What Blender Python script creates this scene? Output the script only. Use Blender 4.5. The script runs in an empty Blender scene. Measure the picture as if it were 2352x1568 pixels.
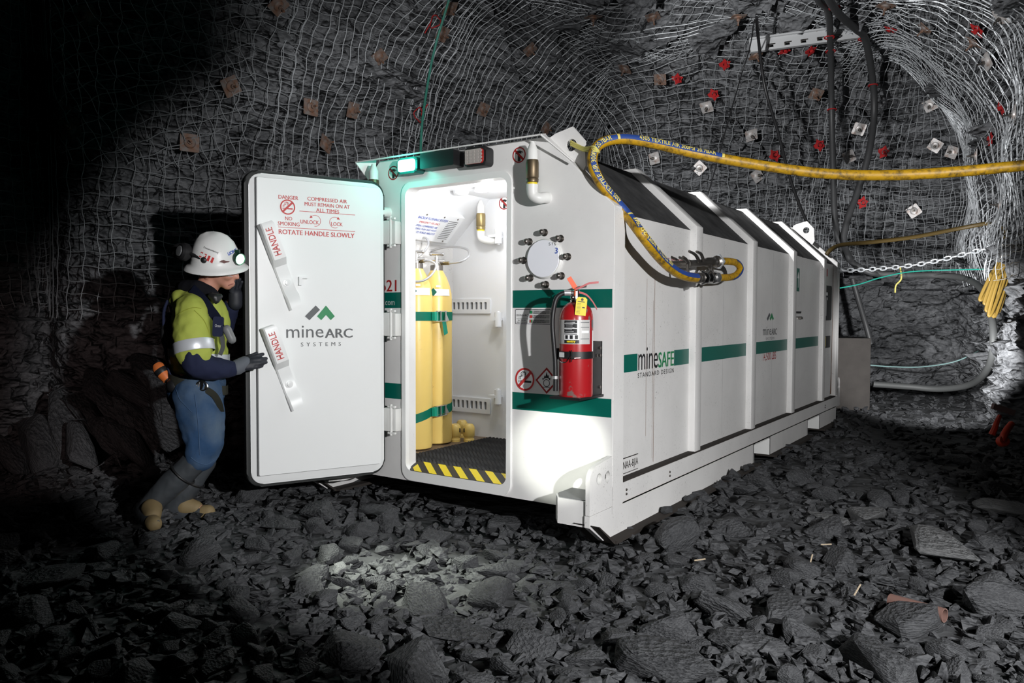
import bpy, bmesh, math, random
import numpy as np
from mathutils import Vector, Matrix, noise
R_ = math.radians
scene = bpy.context.scene
COL = scene.collection
random.seed(7); np.random.seed(7)
V = Vector

# ------------------------------------------------------------------ camera
CAM = V((1.872, -3.704, 1.35))
YAW, PITCH, ROLL, FPX = R_(34.2974), R_(2.1148), R_(0.189), 1772.67
fw = V((-math.sin(YAW)*math.cos(PITCH), math.cos(YAW)*math.cos(PITCH), -math.sin(PITCH)))
rt0 = V((math.cos(YAW), math.sin(YAW), 0)); up0 = rt0.cross(fw)
rt = math.cos(ROLL)*rt0 + math.sin(ROLL)*up0
upv = math.cos(ROLL)*up0 - math.sin(ROLL)*rt0
cd = bpy.data.cameras.new('camera'); cam = bpy.data.objects.new('camera', cd); COL.objects.link(cam)
cd.sensor_width = 36; cd.lens = FPX/2352*36; cd.clip_start = .05; cd.clip_end = 100
m = Matrix.Identity(4)
for i in range(3):
    m[i][0], m[i][1], m[i][2], m[i][3] = rt[i], upv[i], -fw[i], CAM[i]
cam.matrix_world = m
scene.camera = cam

# ------------------------------------------------------------------ world, exposure, lamps
vs = scene.view_settings
vs.view_transform = 'Standard'; vs.look = 'None'; vs.gamma = 1; vs.use_curve_mapping = False; vs.exposure = 0.0
w = bpy.data.worlds.new('world'); scene.world = w; w.use_nodes = True
w.node_tree.nodes['Background'].inputs[0].default_value = (.7, .8, 1, 1)
w.node_tree.nodes['Background'].inputs[1].default_value = .0006

def ray(px, py): return fw + rt*((px-1176)/FPX) - upv*((py-784)/FPX)
def upx(px, py, dep): return CAM + ray(px, py)*dep
def onp(px, py, P0, n):
    v = ray(px, py); return CAM + v*((V(P0)-CAM).dot(V(n))/v.dot(V(n)))
def plan(a, dep, z=0):      # lateral and depth from the camera, on the floor plan
    return V((CAM.x + a*rt0.x - dep*math.sin(YAW), CAM.y + a*rt0.y + dep*math.cos(YAW), z))

def spot(name, loc, aim, watts, ang, blend=.5, rad=.05, col=(1, 1, 1)):
    l = bpy.data.lights.new(name, 'SPOT'); l.energy = watts; l.spot_size = R_(ang); l.spot_blend = blend
    l.shadow_soft_size = rad; l.color = col
    o = bpy.data.objects.new(name, l); COL.objects.link(o); o.location = loc
    o.rotation_euler = (V(aim)-V(loc)).to_track_quat('-Z', 'Y').to_euler(); return o
def point(name, loc, watts, rad=.05, col=(1, 1, 1)):
    l = bpy.data.lights.new(name, 'POINT'); l.energy = watts; l.shadow_soft_size = rad; l.color = col
    o = bpy.data.objects.new(name, l); COL.objects.link(o); o.location = loc; return o

spot('work_lamp', plan(2.0, -.6, 2.0), (.36, -.06, 1.15), 1130, 54, .25, .04)
spot('fill_lamp', plan(-.9, -.3, 1.7), (-.75, .1, 1.4), 75, 44, .8, .35)  # weak fill added to soften shadows on the chamber front
spot('work_lamp', plan(.3, 5.0, 3.0), upx(2000, 330, 11), 950, 62, .6, .05)  # unseen spot above the roof, placed to light the back wall
spot('work_lamp', plan(3.9, 6.9, .8), plan(5.9, 10.9, 1.5), 440, 74, .5, .06)  # extra unseen spot, added to brighten lower back wall and pillar
spot('work_lamp', plan(-.65, 4.2, 2.75), upx(1150, 150, 9.8), 245, 84, 1, .06)  # unseen spot over the visor, added to light the left wall
spot('work_lamp', plan(3.4, .2, 2.3), plan(2.2, 2.2, 0), 380, 66, 1, .25)  # unseen fill added to brighten the floor at lower right
spot('torch_beam', plan(-.3, .2, 1.3), (-.33, 0, .58), 800, 9.0, .75, .02, (.97, 1, .9))
spot('torch_beam', (-1.62, -1.32, 1.62), (-.55, -1.02, .12), 560, 32, 1, .04, (.95, 1, .88))
spot('torch_beam', plan(-2.3, 3.3, 1.1), plan(-3.7, 6.5, .6), 40, 46, 1, .1, (1, .72, .68))
point('cabin_light', (-1.30, .62, 2.16), 11, .05)
point('cabin_light', (-.9, .55, 1.9), 9, .12)
point('strobe_light', (-1.38, -.17, 2.27), 1.9, .05, (.05, 1, .78))

# ------------------------------------------------------------------ object helpers
ORG = {}
def finish(name, me, mat, parent=None, smooth=False):
    for k in (mat if isinstance(mat, (list, tuple)) else [mat]): me.materials.append(k)
    if smooth:
        me.polygons.foreach_set('use_smooth', [True]*len(me.polygons))
        if smooth == 'auto':
            try: me.set_sharp_from_angle(angle=R_(38))
            except Exception: pass
    o = bpy.data.objects.new(name, me); COL.objects.link(o)
    if parent is not None:
        o.parent = parent
        root = parent
        while root.parent: root = root.parent
        L = ORG.get(root.name, V((0, 0, 0)))
        me.transform(Matrix.Translation(-L))
    return o
def obj(name, bm, mat, parent=None, smooth='auto', recalc=True):
    if recalc: bmesh.ops.recalc_face_normals(bm, faces=bm.faces[:])
    me = bpy.data.meshes.new(name); bm.to_mesh(me); bm.free()
    return finish(name, me, mat, parent, smooth)
def tag(o, label, cat, group=None, kind=None):
    o['label'] = label; o['category'] = cat
    if group: o['group'] = group
    if kind: o['kind'] = kind
    return o
def thing(name, label, cat, loc, group=None):
    o = bpy.data.objects.new(name, None); COL.objects.link(o); o.location = loc; o.empty_display_size = .1
    ORG[o.name] = V(loc); return tag(o, label, cat, group)
def rebase(o):      # gives a single-mesh thing its origin at its base
    me = o.data; n = len(me.vertices); co = np.empty(n*3); me.vertices.foreach_get('co', co); co = co.reshape(-1, 3)
    c = (co.min(0)+co.max(0))/2; c[2] = co[:, 2].min()
    me.transform(Matrix.Translation(-V(c))); o.location = c; return o
def new(): return bmesh.new()
def bev(bm, geom_edges, off, seg=2):
    bmesh.ops.bevel(bm, geom=geom_edges, offset=off, segments=seg, affect='EDGES', profile=.5)
def box(bm, x0, x1, y0, y1, z0, z1, b=0, M=None):
    r = bmesh.ops.create_cube(bm, size=1); vs_ = r['verts']
    for v in vs_: v.co = V(((x0+x1)/2+v.co.x*(x1-x0), (y0+y1)/2+v.co.y*(y1-y0), (z0+z1)/2+v.co.z*(z1-z0)))
    if M is not None:
        for v in vs_: v.co = M @ v.co
    if b: bev(bm, list({e for v in vs_ for e in v.link_edges}), b, 2)
    return bm
def frame(o, ex, ey):
    ex = V(ex).normalized(); ey = V(ey); ey = (ey-ex*ey.dot(ex)).normalized(); n = ex.cross(ey)
    M = Matrix.Identity(4)
    for i in range(3): M[i][0], M[i][1], M[i][2], M[i][3] = ex[i], ey[i], n[i], V(o)[i]
    return M
def rrect(x0, x1, y0, y1, r, seg=6):
    if not isinstance(r, (list, tuple)): r = [r]*4
    pts = []
    for (cx, cy, a, q) in ((x1, y1, 0, r[0]), (x0, y1, 90, r[1]), (x0, y0, 180, r[2]), (x1, y0, 270, r[3])):
        sx = 1 if cx == x1 else -1; sy = 1 if cy == y1 else -1
        if q <= 0: pts.append((cx, cy)); continue
        for k in range(seg+1):
            t = R_(a+90*k/seg); pts.append((cx-sx*q+q*math.cos(t), cy-sy*q+q*math.sin(t)))
    return pts
def circ(cx, cy, r, n=32, ry=None): return [(cx+r*math.cos(2*math.pi*k/n), cy+(ry or r)*math.sin(2*math.pi*k/n)) for k in range(n)]
def plate(bm, M, outer, holes=(), z0=0, z1=.01):
    """extruded 2-D outline (with holes) in the frame M, from height z0 to z1 along its normal"""
    loops = [outer]+list(holes)
    if not holes:
        b = [bm.verts.new(M @ V((x, y, z0))) for x, y in outer]; t = [bm.verts.new(M @ V((x, y, z1))) for x, y in outer]
        bm.faces.new(b[::-1]); bm.faces.new(t)
        for i in range(len(b)): j = (i+1) % len(b); bm.faces.new((b[i], b[j], t[j], t[i]))
        return bm
    tmp = bmesh.new(); ed = []
    for lp in loops:
        vv = [tmp.verts.new((x, y, 0)) for x, y in lp]
        ed += [tmp.edges.new((vv[i], vv[(i+1) % len(vv)])) for i in range(len(vv))]
    bmesh.ops.triangle_fill(tmp, edges=ed, use_beauty=True, use_dissolve=False)
    tmp.verts.index_update()
    for z in (z0, z1):
        vv = [bm.verts.new(M @ V((v.co.x, v.co.y, z))) for v in tmp.verts]
        for f in tmp.faces:
            q = [vv[v.index] for v in f.verts]; bm.faces.new(q if z == z1 else q[::-1])
    tmp.free()
    for lp in loops:
        b = [bm.verts.new(M @ V((x, y, z0))) for x, y in lp]; t = [bm.verts.new(M @ V((x, y, z1))) for x, y in lp]
        for i in range(len(b)): j = (i+1) % len(b); bm.faces.new((b[i], b[j], t[j], t[i]))
    bmesh.ops.remove_doubles(bm, verts=bm.verts[:], dist=1e-5)
    return bm
def ngon(bm, M, pts, z=0):
    bm.faces.new([bm.verts.new(M @ V((x, y, z))) for x, y in pts]); return bm
def lathe(bm, prof, o, ax, seg=24, a0=0, a1=360, cap=True):
    ax = V(ax).normalized(); h = V((1, 0, 0)) if abs(ax.x) < .9 else V((0, 1, 0))
    e1 = (h-ax*h.dot(ax)).normalized(); e2 = ax.cross(e1); full = abs(a1-a0) >= 360
    rings = []
    for (r, z) in prof:
        if r < 1e-6: rings.append([bm.verts.new(V(o)+ax*z)]); continue
        rings.append([bm.verts.new(V(o)+ax*z+(e1*math.cos(t)+e2*math.sin(t))*r) for t in
                      [R_(a0+(a1-a0)*k/seg) for k in range(seg if full else seg+1)]])
    for A, B in zip(rings, rings[1:]):
        n = max(len(A), len(B))
        for k in range(n if full else n-1):
            j = (k+1) % n
            if len(A) == 1 and len(B) == 1: continue
            if len(A) == 1: bm.faces.new((A[0], B[k], B[j]))
            elif len(B) == 1: bm.faces.new((A[k], A[j], B[0]))
            else: bm.faces.new((A[k], A[j], B[j], B[k]))
    if cap and full:
        for rg in (rings[0], rings[-1]):
            if len(rg) > 2: bm.faces.new(rg)
    return bm
def smoothpath(pts, n=8):
    P = [V(p) for p in pts]; out = []
    for i in range(len(P)-1):
        p0, p1, p2, p3 = P[max(i-1, 0)], P[i], P[i+1], P[min(i+2, len(P)-1)]
        for k in range(n):
            t = k/n
            out.append(.5*((2*p1)+(p2-p0)*t+(2*p0-5*p1+4*p2-p3)*t*t+(3*p1-p0-3*p2+p3)*t**3))
    out.append(P[-1]); return out
def frames(pts):
    T = [(pts[min(i+1, len(pts)-1)]-pts[max(i-1, 0)]).normalized() for i in range(len(pts))]
    h = V((0, 0, 1)) if abs(T[0].z) < .9 else V((1, 0, 0))
    N = [(h-T[0]*h.dot(T[0])).normalized()]
    for i in range(1, len(pts)): N.append((N[-1]-T[i]*N[-1].dot(T[i])).normalized())
    return T, N, [T[i].cross(N[i]) for i in range(len(pts))]
def tube(bm, pts, r, seg=10, cap=True):
    pts = [V(p) for p in pts]; T, N, B = frames(pts); rings = []
    for i, p in enumerate(pts):
        q = r(i/(len(pts)-1)) if callable(r) else r
        rings.append([bm.verts.new(p+(N[i]*math.cos(t)+B[i]*math.sin(t))*q) for t in [2*math.pi*k/seg for k in range(seg)]])
    for A, C in zip(rings, rings[1:]):
        for k in range(seg): j = (k+1) % seg; bm.faces.new((A[k], A[j], C[j], C[k]))
    if cap: bm.faces.new(rings[0][::-1]); bm.faces.new(rings[-1])
    return bm
def ball(bm, c, r, sc=(1, 1, 1), M=None, u=16, v=10):
    R3 = M.to_3x3() if M is not None else None; c = V(c); rings = []
    def pt(x, y, z):
        p = V((x*r*sc[0], y*r*sc[1], z*r*sc[2])); return bm.verts.new((R3 @ p if R3 is not None else p)+c)
    top, bot = pt(0, 0, 1), pt(0, 0, -1)
    for i in range(1, v):
        a = math.pi*i/v; rings.append([pt(math.sin(a)*math.cos(2*math.pi*k/u), math.sin(a)*math.sin(2*math.pi*k/u), math.cos(a)) for k in range(u)])
    for k in range(u):
        j = (k+1) % u; bm.faces.new((top, rings[0][k], rings[0][j])); bm.faces.new((bot, rings[-1][j], rings[-1][k]))
        for A, B in zip(rings, rings[1:]): bm.faces.new((A[k], B[k], B[j], A[j]))
    return bm
_tc = {}
def text_data(s, bold=0.0, spacing=1.0):
    k = (s, bold, spacing)
    if k not in _tc:
        c = bpy.data.curves.new('t', 'FONT'); c.body = s; c.offset = bold; c.resolution_u = 3; c.space_character = spacing
        o = bpy.data.objects.new('t', c); me = bpy.data.meshes.new_from_object(o)
        co = np.array([v.co[:] for v in me.vertices]); fa = [tuple(p.vertices) for p in me.polygons]
        _tc[k] = (co, fa); bpy.data.objects.remove(o); bpy.data.meshes.remove(me)
    return _tc[k]
def text(bm, s, M, x0, x1, y0, y1, bold=.0, spacing=1.0, z=.0015):
    """lettering whose ink fills the rectangle x0..x1, y0..y1 of frame M"""
    co, fa = text_data(s, 0, spacing); a, b = co.min(0), co.max(0); h = bold*.75*(y1-y0)
    for k, dx in enumerate((0, -h, h) if bold else (0,)):
        vv = [bm.verts.new(M @ V((x0+h+dx+(c[0]-a[0])/(b[0]-a[0])*(x1-x0-2*h), y0+(c[1]-a[1])/(b[1]-a[1])*(y1-y0), z+k*1e-4))) for c in co]
        for f in fa:
            try: bm.faces.new([vv[i] for i in f])
            except ValueError: pass
    return bm
def flat(name, bm, mat, parent): return obj(name, bm, mat, parent, smooth=False, recalc=False)

# ------------------------------------------------------------------ materials
def mat(name, col, rough=.5, metal=0, spec=.5, emit=None, es=0, coat=0):
    mt = bpy.data.materials.new(name); mt.use_nodes = True; b = mt.node_tree.nodes['Principled BSDF']
    b.inputs['Base Color'].default_value = (*col, 1); b.inputs['Roughness'].default_value = rough
    b.inputs['Metallic'].default_value = metal; b.inputs['Specular IOR Level'].default_value = spec
    b.inputs['Coat Weight'].default_value = coat
    if emit: b.inputs['Emission Color'].default_value = (*emit, 1); b.inputs['Emission Strength'].default_value = es
    return mt
class NT:
    def __init__(s, mt): s.t = mt.node_tree; s.b = s.t.nodes['Principled BSDF']; s.tc = s.t.nodes.new('ShaderNodeTexCoord')
    def n(s, ty, **k):
        x = s.t.nodes.new(ty)
        for a, v in k.items():
            if hasattr(x, a): setattr(x, a, v)
            else: x.inputs[a.replace('_', ' ')].default_value = v
        return x
    def l(s, a, b): s.t.links.new(a, b)
    def map(s, scale=(1, 1, 1), rot=(0, 0, 0)):
        mp = s.n('ShaderNodeMapping'); mp.inputs['Scale'].default_value = scale; mp.inputs['Rotation'].default_value = rot
        s.l(s.tc.outputs['Object'], mp.inputs[0]); return mp.outputs[0]
    def noise(s, vec, scale, detail=4, rough=.55):
        x = s.n('ShaderNodeTexNoise', Scale=scale, Detail=detail, Roughness=rough); s.l(vec, x.inputs['Vector']); return x.outputs['Fac']
    def vor(s, vec, scale, feature='F1'):
        x = s.n('ShaderNodeTexVoronoi', feature=feature); x.inputs['Scale'].default_value = scale; s.l(vec, x.inputs['Vector']); return x.outputs[0]
    def ramp(s, fac, stops):
        x = s.n('ShaderNodeValToRGB'); e = x.color_ramp.elements
        while len(e) < len(stops): e.new(.5)
        for k, (p, c) in enumerate(stops): e[k].position = p; e[k].color = (*c, 1) if len(c) == 3 else c
        s.l(fac, x.inputs[0]); return x.outputs[0]
    def mix(s, fac, a, b, mode='MIX'):
        x = s.n('ShaderNodeMix'); x.data_type = 'RGBA'; x.blend_type = mode
        for v, i in ((fac, 0), (a, 6), (b, 7)):
            if isinstance(v, (int, float)): x.inputs[i].default_value = v
            elif isinstance(v, tuple): x.inputs[i].default_value = (*v, 1)
            else: s.l(v, x.inputs[i])
        return x.outputs[2]
    def bump(s, h, strength=.5, dist=.02, prev=None):
        x = s.n('ShaderNodeBump', Strength=strength, Distance=dist); s.l(h, x.inputs['Height'])
        if prev: s.l(prev, x.inputs['Normal'])
        return x.outputs[0]
    def color(s, c): s.l(c, s.b.inputs['Base Color'])
    def normal(s, c): s.l(c, s.b.inputs['Normal'])
def paint(name, col, dirt=.35, grime=(.12, .11, .10), rough=.38, amount=.66, spec=.4):
    mt = mat(name, col, rough, spec=spec); q = NT(mt); v = q.map()
    broad = q.noise(v, 2.2, 5); sp = q.noise(v, 95, 3, .7); patch = q.noise(v, 4.5, 5, .6)
    c = q.mix(q.ramp(broad, [(.35, (0, 0, 0)), (.75, (1, 1, 1))]), col, tuple(x*.86 for x in col))
    speck = q.mix(1.0, q.ramp(sp, [(amount, (0, 0, 0)), (amount+.06, (1, 1, 1))]), q.ramp(patch, [(.42, (0, 0, 0)), (.62, (1, 1, 1))]), 'MULTIPLY')
    c2 = q.mix(q.mix(1.0, speck, (dirt, dirt, dirt), 'MULTIPLY'), c, grime)
    q.color(c2); q.normal(q.bump(q.noise(v, 30, 2), .04, .01)); return mt
M_white = paint('white_paint', (.80, .79, .78), .55)
M_side = paint('white_side_paint', (.74, .73, .72), .7, amount=.62)
M_clean = mat('clean_white', (.83, .83, .82), .35)
M_door = mat('door_white', (.80, .81, .81), .3)
M_inner = mat('cabin_white', (.80, .81, .83), .4)
M_dust = mat('dust_coated_paint', (.055, .055, .058), .8, spec=.2)  # mottled dark grey for the roof slopes and top
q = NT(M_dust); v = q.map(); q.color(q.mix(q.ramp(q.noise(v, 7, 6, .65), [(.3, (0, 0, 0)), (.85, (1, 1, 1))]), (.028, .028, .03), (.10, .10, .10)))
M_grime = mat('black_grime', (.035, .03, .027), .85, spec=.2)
M_black = mat('black_plastic', (.012, .012, .013), .45)
M_rubber = mat('black_rubber', (.018, .02, .02), .6)
M_grey = mat('grey_paint', (.16, .165, .17), .5)
M_green = mat('teal_vinyl', (.0, .115, .085), .4)
M_lgreen = mat('logo_green', (.012, .22, .075), .4)
M_ink = mat('black_ink', (.015, .015, .017), .5)
M_ink2 = mat('grey_ink', (.09, .095, .10), .5)
M_red = mat('red_ink', (.52, .035, .035), .5)
M_dred = mat('dark_red_ink', (.33, .012, .012), .5)
M_blue = mat('blue_ink', (.02, .07, .42), .5)
M_whiteink = mat('white_ink', (.85, .85, .85), .5)
M_steel = mat('bright_steel', (.62, .61, .60), .22, 1)
M_dsteel = mat('dark_steel', (.20, .185, .17), .35, .9)
M_galv = mat('galvanised_steel', (.46, .48, .50), .45, .25)
M_alu = mat('aluminium', (.55, .55, .56), .35, .6)
M_brass = mat('brass', (.34, .26, .12), .4, .8)
M_bronze = mat('bronze', (.16, .12, .075), .45, .8)
M_pvc = paint('white_pvc', (.78, .78, .76), .2)
M_ext = mat('extinguisher_red', (.38, .012, .016), .3, coat=.3)
q = NT(M_ext); v = q.map(); q.color(q.mix(q.ramp(q.mix(1.0, q.noise(v, 34, 4), q.noise(v, 6, 3), 'MULTIPLY'), [(.33, (0, 0, 0)), (.40, (1, 1, 1))]), (.38, .012, .016), (.19, .12, .11)))
M_yel = mat('label_yellow', (.80, .62, .02), .5)
M_cyl = mat('cylinder_yellow', (.80, .58, .17), .33)
q = NT(M_cyl); v = q.map(); q.color(q.mix(q.ramp(q.noise(v, 26, 4), [(.70, (0, 0, 0)), (.74, (1, 1, 1))]), (.80, .58, .17), (.28, .18, .07)))
M_strap = mat('green_strap', (.0, .27, .17), .6)
M_floorpl = mat('plywood_floor', (.16, .11, .07), .6)
M_hose = mat('yellow_hose', (.50, .28, .008), .5)
q = NT(M_hose); v = q.map(); q.color(q.mix(q.ramp(q.noise(v, 24, 6, .7), [(.46, (0, 0, 0)), (.66, (1, 1, 1))]), (.50, .28, .008), (.10, .06, .012)))
M_hblue = mat('hose_blue', (.02, .06, .26), .5)
M_hprint = mat('hose_print', (.75, .62, .16), .5)
M_brown = mat('brown_hose', (.07, .045, .01), .55)
M_cable = mat('dark_cable', (.045, .046, .048), .5)
M_gcable = mat('grey_pipe', (.075, .078, .078), .6)
M_grope = mat('green_rope', (.03, .16, .12), .6)
M_lrope = mat('yellow_rope', (.62, .56, .16), .7)
M_rust = mat('rusty_plate', (.19, .10, .06), .7, .3)
q = NT(M_rust); v = q.map(); q.color(q.mix(q.ramp(q.noise(v, 14, 5), [(.35, (0, 0, 0)), (.65, (1, 1, 1))]), (.20, .09, .045), (.22, .20, .19)))
M_pale = mat('pale_plate', (.55, .52, .50), .45, .4)
q = NT(M_pale); v = q.map(); q.color(q.mix(q.ramp(q.noise(v, 12, 5), [(.5, (0, 0, 0)), (.75, (1, 1, 1))]), (.60, .58, .57), (.34, .20, .14)))
M_redpaint = mat('red_marking_paint', (.40, .02, .022), .7, spec=.2)
M_conc = mat('concrete', (.30, .28, .26), .85)
q = NT(M_conc); v = q.map(); q.color(q.mix(q.noise(v, 6, 6), (.022, .019, .017), (.05, .044, .04))); q.normal(q.bump(q.noise(v, 40, 5), .4, .01))
def rockmat(name, c0, c1, rot, sc, bs, rough=.72, spec=.35):
    mt = mat(name, c0, rough, spec=spec); q = NT(mt); v = q.map(sc, rot)
    n1 = q.noise(v, 1.6, 8, .6); n2 = q.noise(v, 9, 6, .6); vo = q.vor(v, 5.0); vo2 = q.vor(v, 17.0)
    q.color(q.mix(q.ramp(q.mix(.5, n1, n2), [(.36, (0, 0, 0)), (.64, (1, 1, 1))]), c0, c1))
    b1 = q.bump(vo, bs, .12); b2 = q.bump(vo2, bs*.9, .035, b1); b3 = q.bump(n2, bs*.6, .03, b2); q.normal(b3); return mt
M_rock = rockmat('slate_wall', (.045, .047, .051), (.19, .195, .205), (.5, .6, .3), (1, 1.1, 1.6), .8)
M_floor = rockmat('slate_floor', (.026, .027, .029), (.06, .062, .065), (0, 0, 0), (1, 1, 1), .5)
M_stone = rockmat('slate_stone', (.025, .026, .029), (.068, .070, .074), (.3, .2, 0), (2.5, 2.5, 6), .35)
M_stone2 = rockmat('slate_slab', (.085, .088, .09), (.17, .172, .175), (.3, .2, 0), (2.5, 2.5, 6), .35)
M_glow = mat('green_lens', (.1, .8, .65), .3, emit=(.22, 1, .86), es=9)
M_teal = mat('strobe_housing', (.01, .11, .095), .35)
M_lampglow = mat('headlamp_lens', (.5, 1, .7), .3, emit=(.45, 1, .62), es=5)
M_ceil = mat('ceiling_lens', (1, 1, 1), .3, emit=(1, .97, .88), es=7)

# ------------------------------------------------------------------ the excavated drive: walls, ceiling
CP = [(-1100, 3.6), (-650, 4.7), (-250, 5.7), (20, 6.35), (105, 6.75), (160, 6.5), (400, 6.9), (620, 7.5), (900, 9.0), (1180, 10.8), (1330, 11.8),
      (1400, 12.2), (1455, 11.5), (1560, 11.0), (1750, 10.95), (1950, 11.0), (2130, 10.85), (2215, 10.4), (2262, 9.2), (2290, 8.1), (2400, 7.1), (2640, 5.9), (3050, 4.4), (3900, 3.0)]
ctl = [plan((px-1176)/FPX*dd, dd) for px, dd in CP]
NS = 24
pth = smoothpath(ctl, NS)
arc = [0.0]
for a_, b_ in zip(pth, pth[1:]): arc.append(arc[-1]+(b_-a_).length)
arc = np.array(arc); PX = np.array([p[:] for p in pth])
s_ctl = arc[::NS]; px_ctl = np.array([c[0] for c in CP], float)
def s_of(px): return float(np.interp(px, px_ctl, s_ctl))
STOT = float(arc[-1])
def path_at(s): return np.stack([np.interp(s, arc, PX[:, k]) for k in range(3)], -1)
def nrm_at(s, wdt=.7):
    d_ = path_at(np.minimum(s+wdt, STOT))-path_at(np.maximum(s-wdt, 0)); n = np.stack([d_[..., 1], -d_[..., 0], 0*d_[..., 0]], -1)
    return n/np.linalg.norm(n, axis=-1, keepdims=True)
ZV, RA = 3.15, 1.75; TMAX = ZV+RA*math.pi/2
def base(S, T):
    """point and inward normal of the smooth wall at path length S and profile length T (arrays)"""
    n = nrm_at(S); P = path_at(S); th = np.clip((T-ZV)/RA, 0, None)
    ins = np.where(T > ZV, RA*(1-np.cos(th)), 0); z = np.where(T > ZV, ZV+RA*np.sin(th), T)
    P = P+n*ins[..., None]; P[..., 2] = z
    N = n*np.cos(th)[..., None]; N[..., 2] -= np.sin(th)
    return P, N
def low(p): return .30*noise.noise(V(p)*.62)+.16*noise.noise(V(p)*1.35+V((9, 3, 1)))
def facet(p, sc, amp, tilt, warp):
    q = warp @ V(p)*sc; dd_, pts = noise.voronoi(q); c = pts[0]
    h = noise.cell_vector(c*57.3+V((.5, .5, .5)))-V((.0, .0, .0))
    return amp*(h.x)+tilt*(h.yzx-V((.0, .0, .0))).dot(q-c)/sc
WARP = Matrix.Rotation(R_(38), 3, 'Y') @ Matrix.Diagonal((1.0, 1.0, 1.9))
def grid_mesh(name, P, material, **k):
    h, w_ = P.shape[:2]; idx = np.arange(h*w_).reshape(h, w_)
    f = np.stack([idx[:-1, :-1], idx[:-1, 1:], idx[1:, 1:], idx[1:, :-1]], -1).reshape(-1, 4)
    me = bpy.data.meshes.new(name); me.from_pydata(P.reshape(-1, 3).tolist(), [], f.tolist())
    return finish(name, me, material, None, False)
def build_wall(name, sa, sb):
    S, T = np.meshgrid(np.linspace(sa, sb, int((sb-sa)/.032)), np.linspace(-.35, TMAX+.25, 190)); P, N = base(S, T)
    D = np.zeros(S.shape); sback = s_of(1560)
    for i in range(S.shape[0]):
        for j in range(S.shape[1]):
            p = P[i, j]; lo = low(p)
            k = .45 if (S[i, j] > sback and T[i, j] < 1.75 and S[i, j] < s_of(2215)) else 1.0
            D[i, j] = lo-.13*k+k*(facet(p, 1.5, .09, .34, WARP)+facet(p, 4.2, .03, .40, WARP))+.012*noise.noise(V(p)*11)
    o = grid_mesh(name, P+N*D[..., None], M_rock); o['kind'] = 'structure'; return o
SL, SB = s_of(1392), s_of(2240)
build_wall('wall_left', s_of(-700), SL); build_wall('wall_back', SL, SB); build_wall('wall_right', SB, s_of(3300))
def ceil_low(p): return 4.93+.25*noise.noise(V((p[0], p[1], 3))*.7)+.1*noise.noise(V((p[0], p[1], 8))*1.6)
def build_ceiling():
    A, Dp = np.meshgrid(np.linspace(-6.5, 8.5, 260), np.linspace(1.0, 13.2, 210)); P = np.zeros(A.shape+(3,))
    for i in range(A.shape[0]):
        for j in range(A.shape[1]):
            p = plan(A[i, j], Dp[i, j], 5.0); z = ceil_low(p)+.06-facet(p, 1.5, .08, .4, WARP)-facet(p, 4.2, .03, .35, WARP)
            P[i, j] = (p.x, p.y, z)
    o = grid_mesh('ceiling', P[::-1], M_rock); o['kind'] = 'structure'
build_ceiling()
# floor
def floorz(x, y):
    z = .105+.075*math.exp(-((x+2.3)**2+(y+1.1)**2)/1.3**2)+.05*max(0, y-4.6)+.04*max(0, x-1.5)*(y > -2)
    z += .03*math.exp(-((x-.12)/.4)**2)*(0 < y < 6)
    z -= .05*math.exp(-((x+1.1)**2/.8+(y-.2)**2/.5))
    return z
def build_floor():
    A, Dp = np.meshgrid(np.linspace(-7, 7.5, 300), np.linspace(.5, 13.3, 260)); P = np.zeros(A.shape+(3,))
    for i in range(A.shape[0]):
        for j in range(A.shape[1]):
            p = plan(A[i, j], Dp[i, j]); inside = -2.25 < p.x < .3 and -.4 < p.y < 5.8
            k = .25 if inside else 1
            P[i, j] = (p.x, p.y, floorz(p.x, p.y)+k*(.018*noise.noise(p*2.2)+.014*noise.noise(p*7))-(.03 if inside else 0)-.012)
    o = grid_mesh('floor', P, M_floor); o['kind'] = 'structure'
build_floor()

# ------------------------------------------------------------------ welded wire mesh sheets pinned to the rock
LS = np.linspace(0, STOT, int(STOT/.07)); LT = np.linspace(0, TMAX, 100)
gS, gT = np.meshgrid(LS, LT); gP, gN = base(gS, gT)
gD = np.array([[low(p) for p in row] for row in gP]); gQ = gP+gN*(gD+.085)[..., None]
def surf(s, t):
    """points on the mesh surface for arrays s, t"""
    fs = np.clip(s/STOT*(len(LS)-1), 0, len(LS)-1.001); ft = np.clip(t/TMAX*(len(LT)-1), 0, len(LT)-1.001)
    i, j = ft.astype(int), fs.astype(int); a, b = (ft-i)[..., None], (fs-j)[..., None]
    f = lambda G: G[i, j]*(1-a)*(1-b)+G[i+1, j]*a*(1-b)+G[i, j+1]*(1-a)*b+G[i+1, j+1]*a*b
    n = f(gN); return f(gQ), n/np.linalg.norm(n, axis=-1, keepdims=True)
def surf_c(a, dp):
    P = np.array([plan(x, y, 0)[:] for x, y in zip(a, dp)])
    P[:, 2] = [ceil_low(p)-.085 for p in P]; N = np.zeros_like(P); N[:, 2] = -1; return P, N
def wires(lines, rad):
    vs_, fs_ = [], []; base_ = 0
    for P, N in lines:
        n = len(P)
        T = np.gradient(P, axis=0); T /= np.linalg.norm(T, axis=1, keepdims=True)+1e-9; B = np.cross(T, N)
        ring = np.stack([P+rad*N, P-rad*.5*N+rad*.87*B, P-rad*.5*N-rad*.87*B], 1).reshape(-1, 3); vs_.append(ring)
        i = np.arange(n-1)[:, None]*3+base_
        for k in range(3): fs_.append(np.stack([i[:, 0]+k, i[:, 0]+(k+1) % 3, i[:, 0]+3+(k+1) % 3, i[:, 0]+3+k], 1))
        base_ += n*3
    return np.concatenate(vs_), np.concatenate(fs_)
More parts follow.
